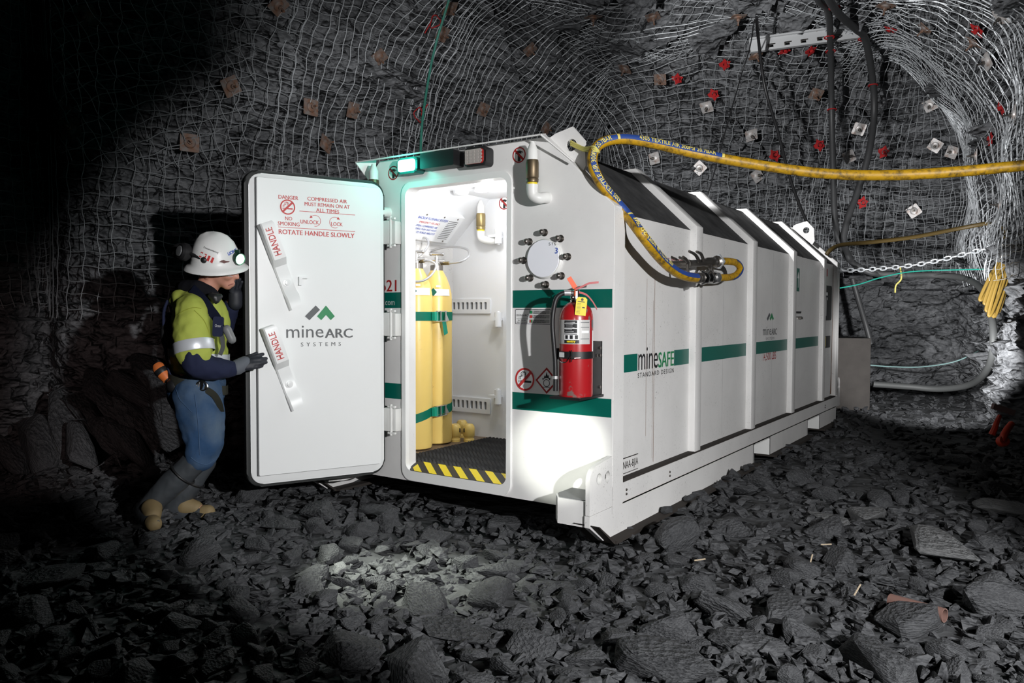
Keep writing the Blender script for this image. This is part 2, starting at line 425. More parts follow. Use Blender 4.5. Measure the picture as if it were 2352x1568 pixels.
def sheet(label, s0, s1, t0, t1, ang=0, sp=.105, fn=surf, rad=.0042, lift=0.0, wob=.018):
    rng = np.random.RandomState(int(abs(s0*37+t0*91+ang*7)) % 9999); c, s_ = math.cos(R_(ang)), math.sin(R_(ang))
    mx, my = (s0+s1)/2, (t0+t1)/2; L = math.hypot(s1-s0, t1-t0); lines = []
    for d_ in (0, 1):
        for k in np.arange(-L/2, L/2, sp):
            u = np.arange(-L/2, L/2, .06); v = np.full(u.shape, k+rng.uniform(-.008, .008))
            v = v+wob*np.sin(u*2.1+k*1.3+d_)+wob*.5*np.sin(u*5.3+k*3)+.010*np.sin(u/sp*math.pi+d_*math.pi/2)
            X, Y = (u, v) if d_ == 0 else (v, u)
            S = mx+c*X-s_*Y; T = my+s_*X+c*Y; ok = (S >= s0) & (S <= s1) & (T >= t0) & (T <= t1)
            ok = np.where(ok)[0]
            if len(ok) < 3: continue
            P, N = fn(S[ok], T[ok])
            P = P+N*(lift+.004*(2*d_-1)+.012*np.sin(S[ok]*9+T[ok]*7))[:, None]; lines.append((P, N))
    vv, ff = wires(lines, rad)
    me = bpy.data.meshes.new('wire_mesh'); me.from_pydata(vv.tolist(), [], ff.tolist())
    return tag(rebase(finish('wire_mesh', me, M_galv)), label, 'wire mesh', 'welded wire mesh sheets pinned to the rock')
S_ = s_of
sheet('wire mesh sheet on the dark rock wall at the far left edge of the picture', S_(-400), S_(120), 1.35, 5.6, 4)
sheet('wire mesh sheet on the left rock wall above and behind the worker', S_(90), S_(640), 1.25, TMAX, -2, .125)
sheet('second wire mesh layer lying skewed over the sheet above the worker', S_(150), S_(560), 2.6, 5.2, 27, .125, lift=.03)
sheet('wire mesh sheet on the left wall above the open white door', S_(600), S_(960), 1.2, TMAX, 3, .125)
sheet('wire mesh sheet on the left wall behind the green strobe light', S_(900), S_(1290), 1.2, TMAX, -5, .115)
sheet('wire mesh sheet bulging around the rock corner behind the roof lug', S_(1230), S_(1510), 1.2, TMAX, 4, .12)
sheet('wire mesh sheet on the back wall between the rock corner and the hanging cables', S_(1480), S_(1890), 1.75, TMAX, 1, .125)
sheet('wire mesh sheet on the back wall right of the hanging cables', S_(1850), S_(2235), 1.85, TMAX, -2, .125)
sheet('overlapping wire mesh strip along the middle of the back wall', S_(1620), S_(2200), 2.0, 3.1, 3, .13, lift=.025)
sheet('wire mesh sheet wrapping the rock pillar at the right edge of the picture', S_(2205), S_(2900), 1.7, TMAX, 5, .115)
sheet('overlapping wire mesh strip folded round the bright right pillar', S_(2215), S_(2420), 2.0, TMAX, 22, .115, lift=.03)
sheet('wire mesh sheet under the ceiling at the top of the picture', -3.5, 6.0, 8.0, 11.8, 8, .125, fn=surf_c)
# ------------------------------------------------------------------ rock bolt plates
allP = gQ.reshape(-1, 3); allN = gN.reshape(-1, 3)
ca, cdp = np.meshgrid(np.linspace(-4, 6, 130), np.linspace(7, 12, 80)); cP, cN = surf_c(ca.ravel(), cdp.ravel())
allP = np.concatenate([allP, cP]); allN = np.concatenate([allN, cN])
rel = allP-np.array(CAM[:]); dz = rel@np.array(fw[:])
prx = 1176+FPX*(rel@np.array(rt[:]))/np.maximum(dz, .1); pry = 784-FPX*(rel@np.array(upv[:]))/np.maximum(dz, .1)
def on_wall(px, py):
    e = (prx-px)**2+(pry-py)**2+np.where(dz < 2, 1e9, 0)
    c = np.where(e < max(e.min()*4, 150))[0]; i = c[np.argmin(dz[c])]; return V(allP[i]), V(allN[i])
def bolt_proto(pm, nm):
    bm = new(); plate(bm, Matrix.Identity(4), rrect(-.08, .08, -.08, .08, .012, 2), (), -.004, .004)
    p = bm; lathe(bm, [(.052, .003), (.046, .018), (.03, .026), (.0, .026)], (0, 0, 0), (0, 0, 1), 16)
    P = obj('plate', p, pm)
    bm = new(); lathe(bm, [(.021, .02), (.021, .05), (.0, .05)], (0, 0, 0), (0, 0, 1), 6); lathe(bm, [(.010, .05), (.010, .10), (0, .10)], (0, 0, 0), (0, 0, 1), 10)
    return P, obj('bolt', bm, nm)
PROTO = {'pale': bolt_proto(M_pale, M_dsteel), 'rusty': bolt_proto(M_rust, M_rust)}
def red_proto():
    rg = random.Random(5); bm = new(); pts = [(q_*math.cos(k*.571), q_*math.sin(k*.571)) for k, q_ in enumerate([.08, .055, .10, .06, .085, .07, .05, .095, .06, .075, .05])]
    plate(bm, Matrix.Identity(4), pts, [circ(.01, 0, .035, 10)], -.004, .004); P = obj('plate', bm, M_redpaint)
    bm = new(); lathe(bm, [(.024, -.01), (.024, .03), (.0, .03)], (.01, 0, 0), (0, 0, 1), 8); return P, obj('bolt', bm, M_redpaint)
PROTO['red'] = red_proto()
used = set()
ORDS = 'first second third fourth fifth sixth seventh eighth ninth tenth eleventh twelfth thirteenth fourteenth fifteenth sixteenth seventeenth eighteenth nineteenth twentieth'.split()
BOLTS = {
 ('pale', 'pale square bolt plate on the meshed back wall', 'back wall plates'): [(2129, 245), (2144, 343), (2244, 360), (2094, 487), (1953, 371), (1721, 318), (1738, 407), (1613, 248), (1607, 397), (1494, 366), (2260, 141), (1968, 300), (2185, 360)],
 ('rusty', 'rusty square bolt plate on the upper back wall or ceiling', 'rusty back wall plates'): [(2119, 71), (2235, 93), (1877, 218), (1858, 80), (1734, 128), (2032, 18), (1707, 38), (1524, 185), (1497, 46), (1361, 46), (1433, 165)],
 ('red', 'red paint-sprayed bolt plate on the meshed back wall', 'red-sprayed plates'): [(1670, 151), (1793, 120), (1862, 124), (2046, 75), (1877, 339), (1772, 360), (2032, 360), (1982, 470), (2294, 243), (2275, 330), (2240, 65), (1548, 182), (1645, 228)],
 ('rusty', 'rusty bolt plate high on the left rock wall', 'left wall plates'): [(873, 141), (1041, 22), (1017, 76), (1220, 122), (1110, 255), (807, 262), (1257, 300), (643, 18), (525, 207), (721, 245), (748, 339), (434, 329), (202, 36), (178, 307)],
 ('pale', 'pale bolt plate on the right rock pillar', 'right pillar plates'): [(2294, 32), (2325, 262), (2294, 471)],
}
for (kind, lab, grp), L in BOLTS.items():
    for k, (px, py) in enumerate(sorted(L)):
        P, N = on_wall(px, py); pp, nn = PROTO[kind]
        t = thing('bolt_plate', '%s, %s from left' % (lab, ORDS[k]), 'bolt plate', P+N*.02, grp)
        t.rotation_euler = (N+V((random.uniform(-.25, .25), random.uniform(-.25, .25), random.uniform(-.2, .2)))).to_track_quat('Z', 'Y').to_euler()
        t.rotation_euler.rotate_axis('Z', random.uniform(0, 1.57))
        for src in (pp, nn):
            c = src if kind not in used else src.copy()
            if c is not src: COL.objects.link(c)
            c.parent = t
        used.add(kind)
for k, (px, py) in enumerate([(1003, 48), (958, 272)]):
    P, N = on_wall(px, py); bm = new(); e1 = N.orthogonal().normalized(); e2 = N.cross(e1)
    tube(bm, smoothpath([P+N*.05+(e1*math.cos(a)+e2*math.sin(a)*1.4)*.06*(1+.2*math.sin(3*a)) for a in [i*.62 for i in range(11)]]+[P+N*.09+e1*.15+e2*.05], 3), .006, 6)
    tag(rebase(obj('wire_tie', bm, M_redpaint)), ['looped red wire tie at the top of the green rope', 'looped red wire tie lower down the green rope, above the strobe'][k], 'wire tie')

# ------------------------------------------------------------------ loose rock on the floor
def rock_proto(i, flat_=.55, bevel=True, n=13):
    rng = random.Random(100+i); bm = new()
    for _ in range(n):
        v = V((rng.uniform(-1, 1), rng.uniform(-1, 1), rng.uniform(-1, 1))); v = v/max(v.length, .55)
        bm.verts.new((v.x*.62, v.y*.42, v.z*.5*flat_))
    r = bmesh.ops.convex_hull(bm, input=bm.verts[:])
    bmesh.ops.delete(bm, geom=[v for v in bm.verts if not v.link_faces], context='VERTS')
    if bevel: bmesh.ops.bevel(bm, geom=bm.edges[:], offset=.035, segments=1, affect='EDGES')
    return bm
def as_np(bm):
    bmesh.ops.triangulate(bm, faces=bm.faces[:]); bm.verts.index_update()
    r = np.array([v.co[:] for v in bm.verts]), np.array([[v.index for v in f.verts] for f in bm.faces]); bm.free(); return r
def to_floor(px, py):
    v = ray(px, py); z = .13
    for _ in range(4): t = (z-CAM.z)/v.z; p = CAM+v*t; z = floorz(p.x, p.y)
    return V((p.x, p.y, z))
def blocked(p, r=0):
    if -2.25-r < p.x < .10+r and -.30-r < p.y < 5.8: return True
    return (p-V((-2.33, -1.12, p.z))).length < .42+r
gp = [as_np(rock_proto(50+i, random.choice((.35, .55, .8)), False, 10)) for i in range(10)]
vs_, fs_, b_ = [], [], 0
rng = np.random.RandomState(3)
cnt = 0
while cnt < 17000:
    dp = 1.9+10.5*rng.rand()**1.7; a = (rng.rand()*1.75-.75)*dp; p = plan(a, dp)
    if (-2.14 < p.x < .04 and .3 < p.y < 5.6): continue
    s = (.018+.05*rng.rand()**2.2)*(1.0+.06*dp); vv, ff = gp[rng.randint(10)]
    M = np.array((Matrix.Rotation(rng.rand()*6.28, 3, 'Z') @ Matrix.Rotation(rng.normal()*.35, 3, 'X') @ Matrix.Rotation(rng.normal()*.35, 3, 'Y')))
    vs_.append(vv@M.T*s*1.5+np.array([p.x, p.y, floorz(p.x, p.y)+s*.03])); fs_.append(ff+b_); b_ += len(vv); cnt += 1
me = bpy.data.meshes.new('gravel'); me.from_pydata(np.concatenate(vs_).tolist(), [], np.concatenate(fs_).tolist())
tag(finish('gravel', me, M_stone), 'dark broken slate gravel spread over the tunnel floor', 'gravel', None, 'stuff')
RP = []
for i in range(14):
    me = bpy.data.meshes.new('rock'); bm = rock_proto(i, random.choice((.45, .6, .8)), True, 15); bmesh.ops.recalc_face_normals(bm, faces=bm.faces[:])
    bm.to_mesh(me); bm.free(); me.materials.append(M_stone); RP.append(me)
placed = []
def put_rock(p, s, me, label, group, mt=None, tilt=.3, name='rock', zoff=.16):
    o = bpy.data.objects.new(name, me); COL.objects.link(o); o.scale = (s, s, s)
    o.rotation_euler = (random.gauss(0, tilt), random.gauss(0, tilt), random.uniform(0, 6.28)); o.location = (p.x, p.y, p.z+s*zoff*.6)
    return tag(o, label, 'rock', group)
SLABS = [(1905, 1196, .34, 'flat pale slate slab, left one of two side by side right of the skid'), (1990, 1192, .42, 'flat pale slate slab, right one of two side by side right of the skid'),
         (2152, 1270, .56, 'largest pale slate slab lying at the right on the dark floor'), (2322, 1180, .45, 'thin slate slab at the right edge below the red clevis'),
         (1130, 1385, .36, 'long dark slate block left of centre with a black hollow beside it'), (1530, 1540, .40, 'big rounded slate block at the bottom edge below the chamber corner'),
         (1730, 1495, .34, 'rugged slate block at the bottom edge right of centre'), (2080, 1440, .40, 'broad grey slate block in the lower right corner area'),
         (1050, 1460, .33, 'flat broad dark slab in the foreground below the torch-lit gravel'), (2010, 1530, .34, 'rounded slate boulder at the bottom edge towards the right'),
         (1800, 1415, .30, 'dark wedge-shaped block in the right foreground'), (780, 1310, .14, 'small pale stone standing in the pool of torch light'),
         (640, 1210, .30, 'flat slab below the open door beside the worker’s boots'), (870, 1180, .32, 'flat brownish slab under the chamber front'),
         (100, 1340, .36, 'long dark slab in the unlit gravel at lower left'), (1150, 1215, .28, 'angular block in front of the chamber sill')]
for px, py, s, lab in SLABS:
    p = to_floor(px, py); pale = lab.split()[1] == 'pale' or 'thin' in lab or 'largest' in lab
    me = random.choice(RP)
    o = put_rock(p, s, me if not pale else me.copy(), lab, None, tilt=.12, name='slate_slab', zoff=.12); placed.append((p, s*.45))
    if pale: o.data.materials[0] = M_stone2
    o.scale = (s, s*.75, s*(.26 if 'slab' in lab else .5)); o.rotation_euler[0] *= .4; o.rotation_euler[1] *= .4
n = 0; tries = 0
while n < 278 and tries < 20000:
    tries += 1
    py = 1568-(560*random.random()**1.15); px = random.uniform(-20, 2370)
    if py < 1000+60*random.random(): continue
    p = to_floor(px, py)
    s = min(max(random.lognormvariate(-2.0, .42), .075), .30)
    if blocked(p, s*.4) or any((p-q_).length < r_+s*.36 for q_, r_ in placed): continue
    placed.append((p, s*.40))
    zone = 'right of the long side of the chamber' if p.x > .1 and p.y > -.6 else ('in the dark left of the open door' if px < 560 and py < 1300 else ('in the left foreground' if px < 1000 else 'in the right foreground'))
    put_rock(p, s, random.choice(RP), 'dark grey angular slate rock lying loose '+zone, 'loose rocks '+zone); n += 1
for k, (px, py, dp, s) in enumerate([(150, 985, 6.3, .55), (215, 960, 6.4, .5), (270, 930, 6.45, .6), (330, 905, 6.5, .55), (385, 925, 6.4, .6), (255, 990, 6.2, .5), (320, 975, 6.25, .55), (380, 985, 6.15, .45), (90, 1020, 6.1, .45), (180, 1030, 6.0, .4), (30, 1040, 6.0, .4), (300, 1025, 5.95, .4), (350, 870, 6.55, .5), (225, 900, 6.5, .45)]):
    o = put_rock(upx(px, py, dp), s, RP[k % 14], 'jagged slate slab slumped at the foot of the left wall behind the worker', 'slumped slabs at the left wall', name='slate_slab', zoff=0); o.rotation_euler = (random.uniform(-.4, .1), random.uniform(.5, .9), random.uniform(-.5, .6)); o.scale = (s*1.3, s*.9, s*.6)
for k, (y, s) in enumerate([(.62, .075), (.98, .085), (1.72, .12), (1.86, .10), (2.12, .07), (2.22, .09)]):
    put_rock(V((.055, y, .16)), s, RP[k], 'small dark stone on the skid’s ground flange, %s from the front corner' % ORDS[k], 'stones on the skid flange', zoff=.3)

# ------------------------------------------------------------------ the refuge chamber
CH = thing('refuge_chamber', 'long white steel refuge chamber with sloped roof, open front airlock and teal stripes', 'refuge chamber', (-1.07, 2.8, .14))
FX = frame((0, 0, 0), (1, 0, 0), (0, 0, 1))            # front face: x, z, normal towards -y
SX = frame((0, 0, 0), (0, 1, 0), (0, 0, 1))            # long side: y, z, normal towards +x
XL = -2.14; YB = 5.6
SLP = [(0, 1.92), (-.44, 2.34)]
# front wall with the rounded doorway
bm = new()
plate(bm, FX, [(-2.14, .27), (0, .27), (0, 1.92), (-.44, 2.335), (-1.70, 2.335), (-2.14, 1.92)], [rrect(-1.475, -.684, .335, 2.14, .05)], -.09, 0)
obj('front_wall', bm, M_white, CH)
bm = new()
plate(bm, FX, rrect(-1.505, -.655, .275, 2.175, .075), [rrect(-1.472, -.687, .338, 2.137, .05)], -.02, .012)
obj('door_frame', bm, M_clean, CH)
# long sides, roof, rear wall
def shell(x0, sgn, nm):
    bm = new(); X = lambda v: v if sgn > 0 else XL-v
    box(bm, min(X(-.085), X(-.045)), max(X(-.085), X(-.045)), .09, YB, .43, 1.9); return obj(nm, bm, M_side, CH)
shell(0, 1, 'side_panel'); shell(0, -1, 'side_panel')
sl = V((-.44, 0, .42)).normalized(); sn = V((.42, 0, .44)).normalized()
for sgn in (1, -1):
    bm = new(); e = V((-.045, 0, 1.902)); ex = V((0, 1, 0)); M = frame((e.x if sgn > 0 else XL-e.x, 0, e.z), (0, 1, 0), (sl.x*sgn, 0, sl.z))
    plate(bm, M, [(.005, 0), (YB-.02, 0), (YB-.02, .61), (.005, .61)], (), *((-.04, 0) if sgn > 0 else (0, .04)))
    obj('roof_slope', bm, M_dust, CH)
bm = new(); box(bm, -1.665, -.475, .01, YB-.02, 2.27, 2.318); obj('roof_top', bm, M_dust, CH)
bm = new(); plate(bm, FX, [(-2.1, .3), (-.04, .3), (-.04, 1.9), (-.46, 2.30), (-1.68, 2.30), (-2.1, 1.9)], (), -YB, -YB+.03); obj('rear_wall', bm, M_side, CH)
# hollow ribs that run up the side and over the slope
def rib(y0, y1):
    bm = new(); o_ = [(0.0, .43), (0.0, 1.925), (-.45, 2.35), (-1.69, 2.35), (-2.14, 1.925), (-2.14, .43)]
    i_ = [(-2.08, .43), (-2.08, 1.895), (-1.67, 2.28), (-.47, 2.28), (-.06, 1.895), (-.06, .43)]
    i_ = i_[::-1]; g = lambda L, y: [bm.verts.new((x, y, z)) for x, z in L]
    oa, ob, ia, ib = g(o_, y0), g(o_, y1), g(i_, y0), g(i_, y1)
    for k in range(5):
        for A, B in ((oa, ob), (ob, ib), (ib, ia), (ia, oa)): bm.faces.new((A[k], A[k+1], B[k+1], B[k]))
    for k in (0, 5): bm.faces.new((oa[k], ob[k], ib[k], ia[k]))
    bev(bm, [e for e in bm.edges if all(v in oa+ob for v in e.verts) and abs(e.verts[0].co.y-e.verts[1].co.y) < .001], .008, 2)
    return obj('rib', bm, M_side, CH)
for y0, y1 in ((1.20, 1.315), (2.42, 2.535), (3.64, 3.755), (4.86, 4.975), (5.50, 5.62)): rib(y0, y1)
bm = new(); plate(bm, SX, [(.002, .27), (.125, .27), (.125, 1.90), (.002, 1.92)], (), -.05, .002); obj('corner_post', bm, M_side, CH)
bm = new(); plate(bm, frame((XL, 0, 0), (0, 1, 0), (0, 0, 1)), [(.002, .27), (.125, .27), (.125, 1.90), (.002, 1.92)], (), -.002, .05); obj('corner_post', bm, M_side, CH)
# the strip of front-edge slope that is white, not dark
bm = new(); M = frame((-.0, 0, 1.922), (0, 1, 0), (sl.x, 0, sl.z)); plate(bm, M, [(.002, 0), (.10, 0), (.10, .605), (.002, .605)], (), -.04, .003); obj('slope_edge', bm, M_white, CH)
# bottom rail, skid beam with fork pockets, ground flange
for sgn in (1, -1):
    X = (lambda a: a) if sgn > 0 else (lambda a: XL-a)
    bx = lambda bm, a, b_, *r, **k: box(bm, min(X(a), X(b_)), max(X(a), X(b_)), *r, **k)
    bm = new(); bx(bm, -.09, .0, 0, YB, .302, .418); obj('bottom_rail', bm, M_side, CH)
    bm = new(); bx(bm, -.06, -.002, .13, YB-.1, .418, .432); obj('rail_ledge', bm, M_grime, CH)
    bm = new(); S1 = frame((X(0), 0, 0), (0, 1, 0), (0, 0, 1)); z0, z1 = (-.03, 0) if sgn > 0 else (0, .03)
    plate(bm, S1, [(-.25, .25), (-.10, .15), (2.50, .15), (2.50, .30), (2.95, .30), (2.95, .15), (4.25, .15), (4.25, .30), (4.75, .30), (4.75, .15), (YB-.05, .15), (YB-.05, .31), (0, .31), (-.25, .31)], (), z0, z1)
    obj('skid_beam', bm, M_side, CH)
    for ya, yb in ((2.5, 2.95), (4.25, 4.75)):
        bm = new()
        for y in (ya, yb): bx(bm, -.40, 0, y-.012, y+.012, .15, .305)
        bx(bm, -.40, -.38, ya, yb, .15, .305); bx(bm, -.40, 0, ya, yb, .290, .302); obj('fork_pocket', bm, M_clean, CH)
    bm = new(); bx(bm, -.12, .062, -.06, 2.50, .132, .150); bx(bm, -.12, .062, 2.95, 4.25, .132, .150); bx(bm, -.12, .062, 4.75, YB-.1, .132, .15)
    plate(bm, S1, [(-.245, .262), (-.235, .262), (-.045, .135), (-.065, .132)], (), z0-.07, z1+.05); obj('skid_flange', bm, M_grime, CH)
    # towing lug with two holes and the boxed step beside it
    bm = new(); pts = [(0.0, .312), (-.25, .312), (-.25, .49)]+[(-.15+.10*math.cos(R_(a)), .49+.075*math.sin(R_(a))) for a in range(170, 95, -15)]+[(0.0, .585)]
    plate(bm, S1, pts, [circ(-.150, .487, .030, 20), circ(-.055, .482, .030, 20)], -.025 if sgn > 0 else 0, .0 if sgn > 0 else .025); obj('towing_lug', bm, M_side, CH)
    bm = new(); P1 = frame((0, 0, .245), (1, 0, 0), (0, 1, 0)); pp = [(-.025, -.235), (-.20, -.235), (-.255, -.16), (-.255, .0), (-.025, .0)]
    if sgn < 0: pp = [(XL-x, y) for x, y in pp]
    plate(bm, P1, pp, (), 0, .135); obj('step_box', bm, M_white, CH)
    bm = new(); pl = [(-.035, -.222), (-.195, -.222), (-.243, -.155), (-.243, -.01), (-.035, -.01)]
    if sgn < 0: pl = [(XL-x, y) for x, y in pl]
    plate(bm, P1, pl, (), .1352, .140); obj('step_tread', bm, M_dirty if 'M_dirty' in globals() else M_grey, CH)
    # rear lugs
    bm = new(); plate(bm, S1, [(YB, .30), (YB+.14, .30)]+[(YB+.07+.07*math.cos(R_(a)), .56+.07*math.sin(R_(a))) for a in range(0, 181, 30)], [circ(YB+.045, .52, .02, 12), circ(YB+.10, .52, .02, 12)], -.025 if sgn > 0 else 0, 0 if sgn > 0 else .025); obj('towing_lug', bm, M_side, CH)
# crawl space: cross members under the floor
bm = new()
for y in (.25, 1.5, 3.6, 5.2): box(bm, XL+.1, -.1, y, y+.08, .28, .36)
obj('cross_member', bm, M_grime, CH)
# airlock room
bm = new()
box(bm, XL+.05, -.09, .09, 1.22, .34, .368); obj('airlock_floor', bm, M_floorpl, CH)
bm = new(); box(bm, XL+.045, XL+.07, .09, 1.22, .368, 1.93); box(bm, -.10, -.086, .09, 1.22, .368, 1.93)
plate(bm, FX, [(-2.07, .368), (-.09, .368), (-.09, 1.88), (-.47, 2.255), (-1.67, 2.255), (-2.07, 1.88)], (), -1.225, -1.20); box(bm, -1.72, -.42, .09, 1.22, 2.235, 2.258)
for sgn in (1, -1):
    a = V((-.085, 0, 1.9)) if sgn > 0 else V((XL+.085, 0, 1.9)); M = frame(a, (0, 1, 0), (sl.x*sgn, 0, sl.z)); plate(bm, M, [(.09, -.02), (1.22, -.02), (1.22, .55), (.09, .55)], (), -.012, .012)
obj('airlock_lining', bm, M_inner, CH)
# sill with hazard tape
bm = new(); Ms = frame((0, -.012, .3405), (1, 0, 0), (0, .115, .038)); W0, W1 = -1.47, -.69
plate(bm, Ms, rrect(W0, W1, 0, .121, [0, 0, .05, .05]), (), -.012, .0); sill = obj('door_sill', bm, M_ink, CH)
bm = new(); k = W0-.20
while k < W1:
    q_ = [(k, .121), (k+.062, .121), (k+.062+.15, .0), (k+.15, 0)]
    for lim, sg_ in ((W0+.03, 1), (W1-.03, -1)):
        r_ = []
        for a, b in zip(q_, q_[1:]+q_[:1]):
            ia_, ib_ = sg_*(a[0]-lim) >= 0, sg_*(b[0]-lim) >= 0
            if ia_: r_.append(a)
            if ia_ != ib_: t = (lim-a[0])/(b[0]-a[0]); r_.append((lim, a[1]+(b[1]-a[1])*t))
        q_ = r_
        if len(q_) < 3: break
    if len(q_) >= 3: ngon(bm, Ms, q_[::-1], .0012)
    k += .124
flat('hazard_tape', bm, M_yel, sill)
# roof visor over the doorway
bm = new(); vb = [(-1.80, -.125), (-.385, -.125), (-.43, .0), (-1.74, .0)]
MV = Matrix.Identity(4)
b_ = [bm.verts.new((x, y, 2.315 if y < -.05 else 2.345)) for x, y in vb]; t_ = [bm.verts.new((x, y, (2.315 if y < -.05 else 2.345)+.008)) for x, y in vb]
bm.faces.new(b_[::-1]); bm.faces.new(t_)
for i in range(4): bm.faces.new((b_[i], b_[(i+1) % 4], t_[(i+1) % 4], t_[i]))
for pts in ([(-1.80, -.125, 2.315), (-1.74, 0, 2.345), (-1.755, 0, 2.16)], [(-.385, -.125, 2.318), (-.43, 0, 2.345), (-.40, .0, 2.30)]):
    a = [bm.verts.new(p) for p in pts]; c = [bm.verts.new((p[0]+.006, p[1], p[2])) for p in pts]
    bm.faces.new(a); bm.faces.new(c[::-1])
    for i in range(3): bm.faces.new((a[i], a[(i+1) % 3], c[(i+1) % 3], c[i]))
tube(bm, [(-.385, -.125, 2.318), (-.22, -.05, 2.165)], .006, 6)
obj('roof_visor', bm, M_white, CH)
# lifting lugs
def roof_lug(y, nm='lifting_lug'):
    bm = new(); pts = [(-.44, 2.34), (-.40, 2.36), (-.29, 2.385), (-.215, 2.30), (-.205, 2.16), (-.23, 2.12), (-.44, 2.30)]
    plate(bm, FX, pts, [circ(-.297, 2.283, .034, 20)], -y-.02, -y); return obj(nm, bm, M_white, CH)
roof_lug(.055); roof_lug(5.30)
# stripes
z = .0008
for za, zb in ((1.380, 1.4805), (.791, .891)):
    for xa, xb in ((-1.70, -1.512), (-.650, -.008)): bm = new(); flat('teal_stripe', ngon(bm, FX, [(xa, za), (xb, za), (xb, zb), (xa, zb)], z), M_green, CH)
S2 = frame((-.045, 0, 0), (0, 1, 0), (0, 0, 1)); SZ0, SZ1 = 1.017, 1.117
mid0, mid1 = onp(1463.8, 830, (-.045, 0, 0), (1, 0, 0)).y, onp(1548, 830, (-.045, 0, 0), (1, 0, 0)).y
for ya, yb in ((.212, mid0), (mid1, 1.192), (1.43, 2.405), (2.657, 3.618), (3.894, 4.827)): bm = new(); flat('teal_stripe', ngon(bm, S2, [(ya, SZ0), (yb, SZ0), (yb, SZ1), (ya, SZ1)], .001), M_green, CH)
# lettering on the long side
bm = new(); mm = mid0+(mid1-mid0)*.53
text(bm, 'mine', S2, mid0+.012, mm, 1.018, 1.150, .0)
text(bm, 'STANDARD DESIGN', S2, mid0+.006, mid1-.006, .975, 1.003, .0, 1.25); flat('side_lettering', bm, M_ink, CH)
bm = new(); text(bm, 'SAFE', S2, mm+.008, mid1-.005, 1.018, 1.112, .035); flat('side_lettering', bm, M_lgreen, CH)
def sp_(px, py): p = onp(px, py, (-.045, 0, 0), (1, 0, 0)); return p.y, p.z
def logo(bm1, bm2, M, x0, x1, y0, y1):
    """two leaning bars: the dark one on the left, the green chevron on the right"""
    f = lambda u, v: (x0+u*(x1-x0), y0+v*(y1-y0))
    ngon(bm1, M, [f(0, .30), f(.15, .05), f(.50, .72), f(.36, 1.0)][::1], .0015)
    ngon(bm2, M, [f(.40, .30), f(.54, .05), f(.70, .38), f(.70, 1.0)], .0015)
    ngon(bm2, M, [f(.70, .38), f(.86, .05), f(1, .30), f(.70, 1.0)], .0015)
y0, z1 = sp_(1761, 718); y1, z0 = sp_(1777, 737)
bma, bmb = new(), new(); logo(bma, bmb, S2, y0, y1, z0, z1)
a0, zt = sp_(1752.5, 750); a1, zb = sp_(1784, 768); text(bma, 'mine', S2, a0, a0+(a1-a0)*.58, zb, zt, 0); text(bma, 'ARC', S2, a0+(a1-a0)*.60, a1, zb, zb+(zt-zb)*.74, .04)
a0, zt = sp_(1759, 775); a1, zb = sp_(1779, 779); text(bma, 'SYSTEMS', S2, a0, a1, zb, zt, 0, 1.6)
flat('side_lettering', bma, M_ink2, CH); flat('side_emblem', bmb, M_lgreen, CH)
bm = new(); a0, zt = sp_(1752, 811); a1, zb = sp_(1782, 826); text(bm, '14,500 LBS', S2, a0, a1, zb, zt, .0)
a0, zt = sp_(1521, 590); a1, zb = sp_(1571, 606); text(bm, 'MINE WATER', S2, a0-.03, a1, zb, zt, .02)
flat('side_lettering', bm, M_dred, CH)
# stencilled plate at the foot of the first panel
bm = new(); a0, zt = sp_(1431, 1052); a1, zb = sp_(1465, 1075); ngon(bm, S2, [(a0, zt-.006), (a1, zt-.006), (a1, zt), (a0, zt)], .001)
text(bm, 'NAA-BJIA', S2, a0, a1, zb+.012, zt-.022, .0); ngon(bm, S2, [(a0, zb-.002), (a1, zb-.002), (a1, zb+.002), (a0, zb+.002)], .001); flat('stencil_plate', bm, M_grime, CH)
# rust streaks and vertical weld seams
bm = new()
for px, pa, pb, wd in ((1504, 640, 1058, .004), (1500.5, 690, 1050, .0025), (1486, 640, 1000, .0025)):
    y0, za = sp_(px, pa); _, zb = sp_(px, pb); ngon(bm, S2, [(y0-wd/2, zb), (y0+wd/2, zb), (y0+wd/2, za), (y0-wd/2, za)], .001)
for y, z0, z1, wd in ((5.49, .45, .8, .05), (5.495, .8, 1.85, .015)): ngon(bm, S2, [(y-wd, z0), (y+.005, z0), (y+.005, z1), (y-wd*.2, z1)], .002)
flat('rust_streak', bm, mat('rust', (.20, .09, .04), .8), CH)
bm = new()
for y in (1.86, 3.13): ngon(bm, S2, [(y, .45), (y+.003, .45), (y+.003, 1.88), (y, 1.88)], .0004)
flat('panel_seam', bm, mat('seam_grey', (.38, .38, .38), .6), CH)
bm = new()
for y, z in ((.17, .36), (.78, .355), (5.0, .36)):
    for dz_ in (-.012, .012): lathe(bm, [(.007, 0), (.007, .006), (0, .008)], (0, y, z+dz_), (1, 0, 0), 8)
obj('rail_bolt', bm, M_dsteel, CH)
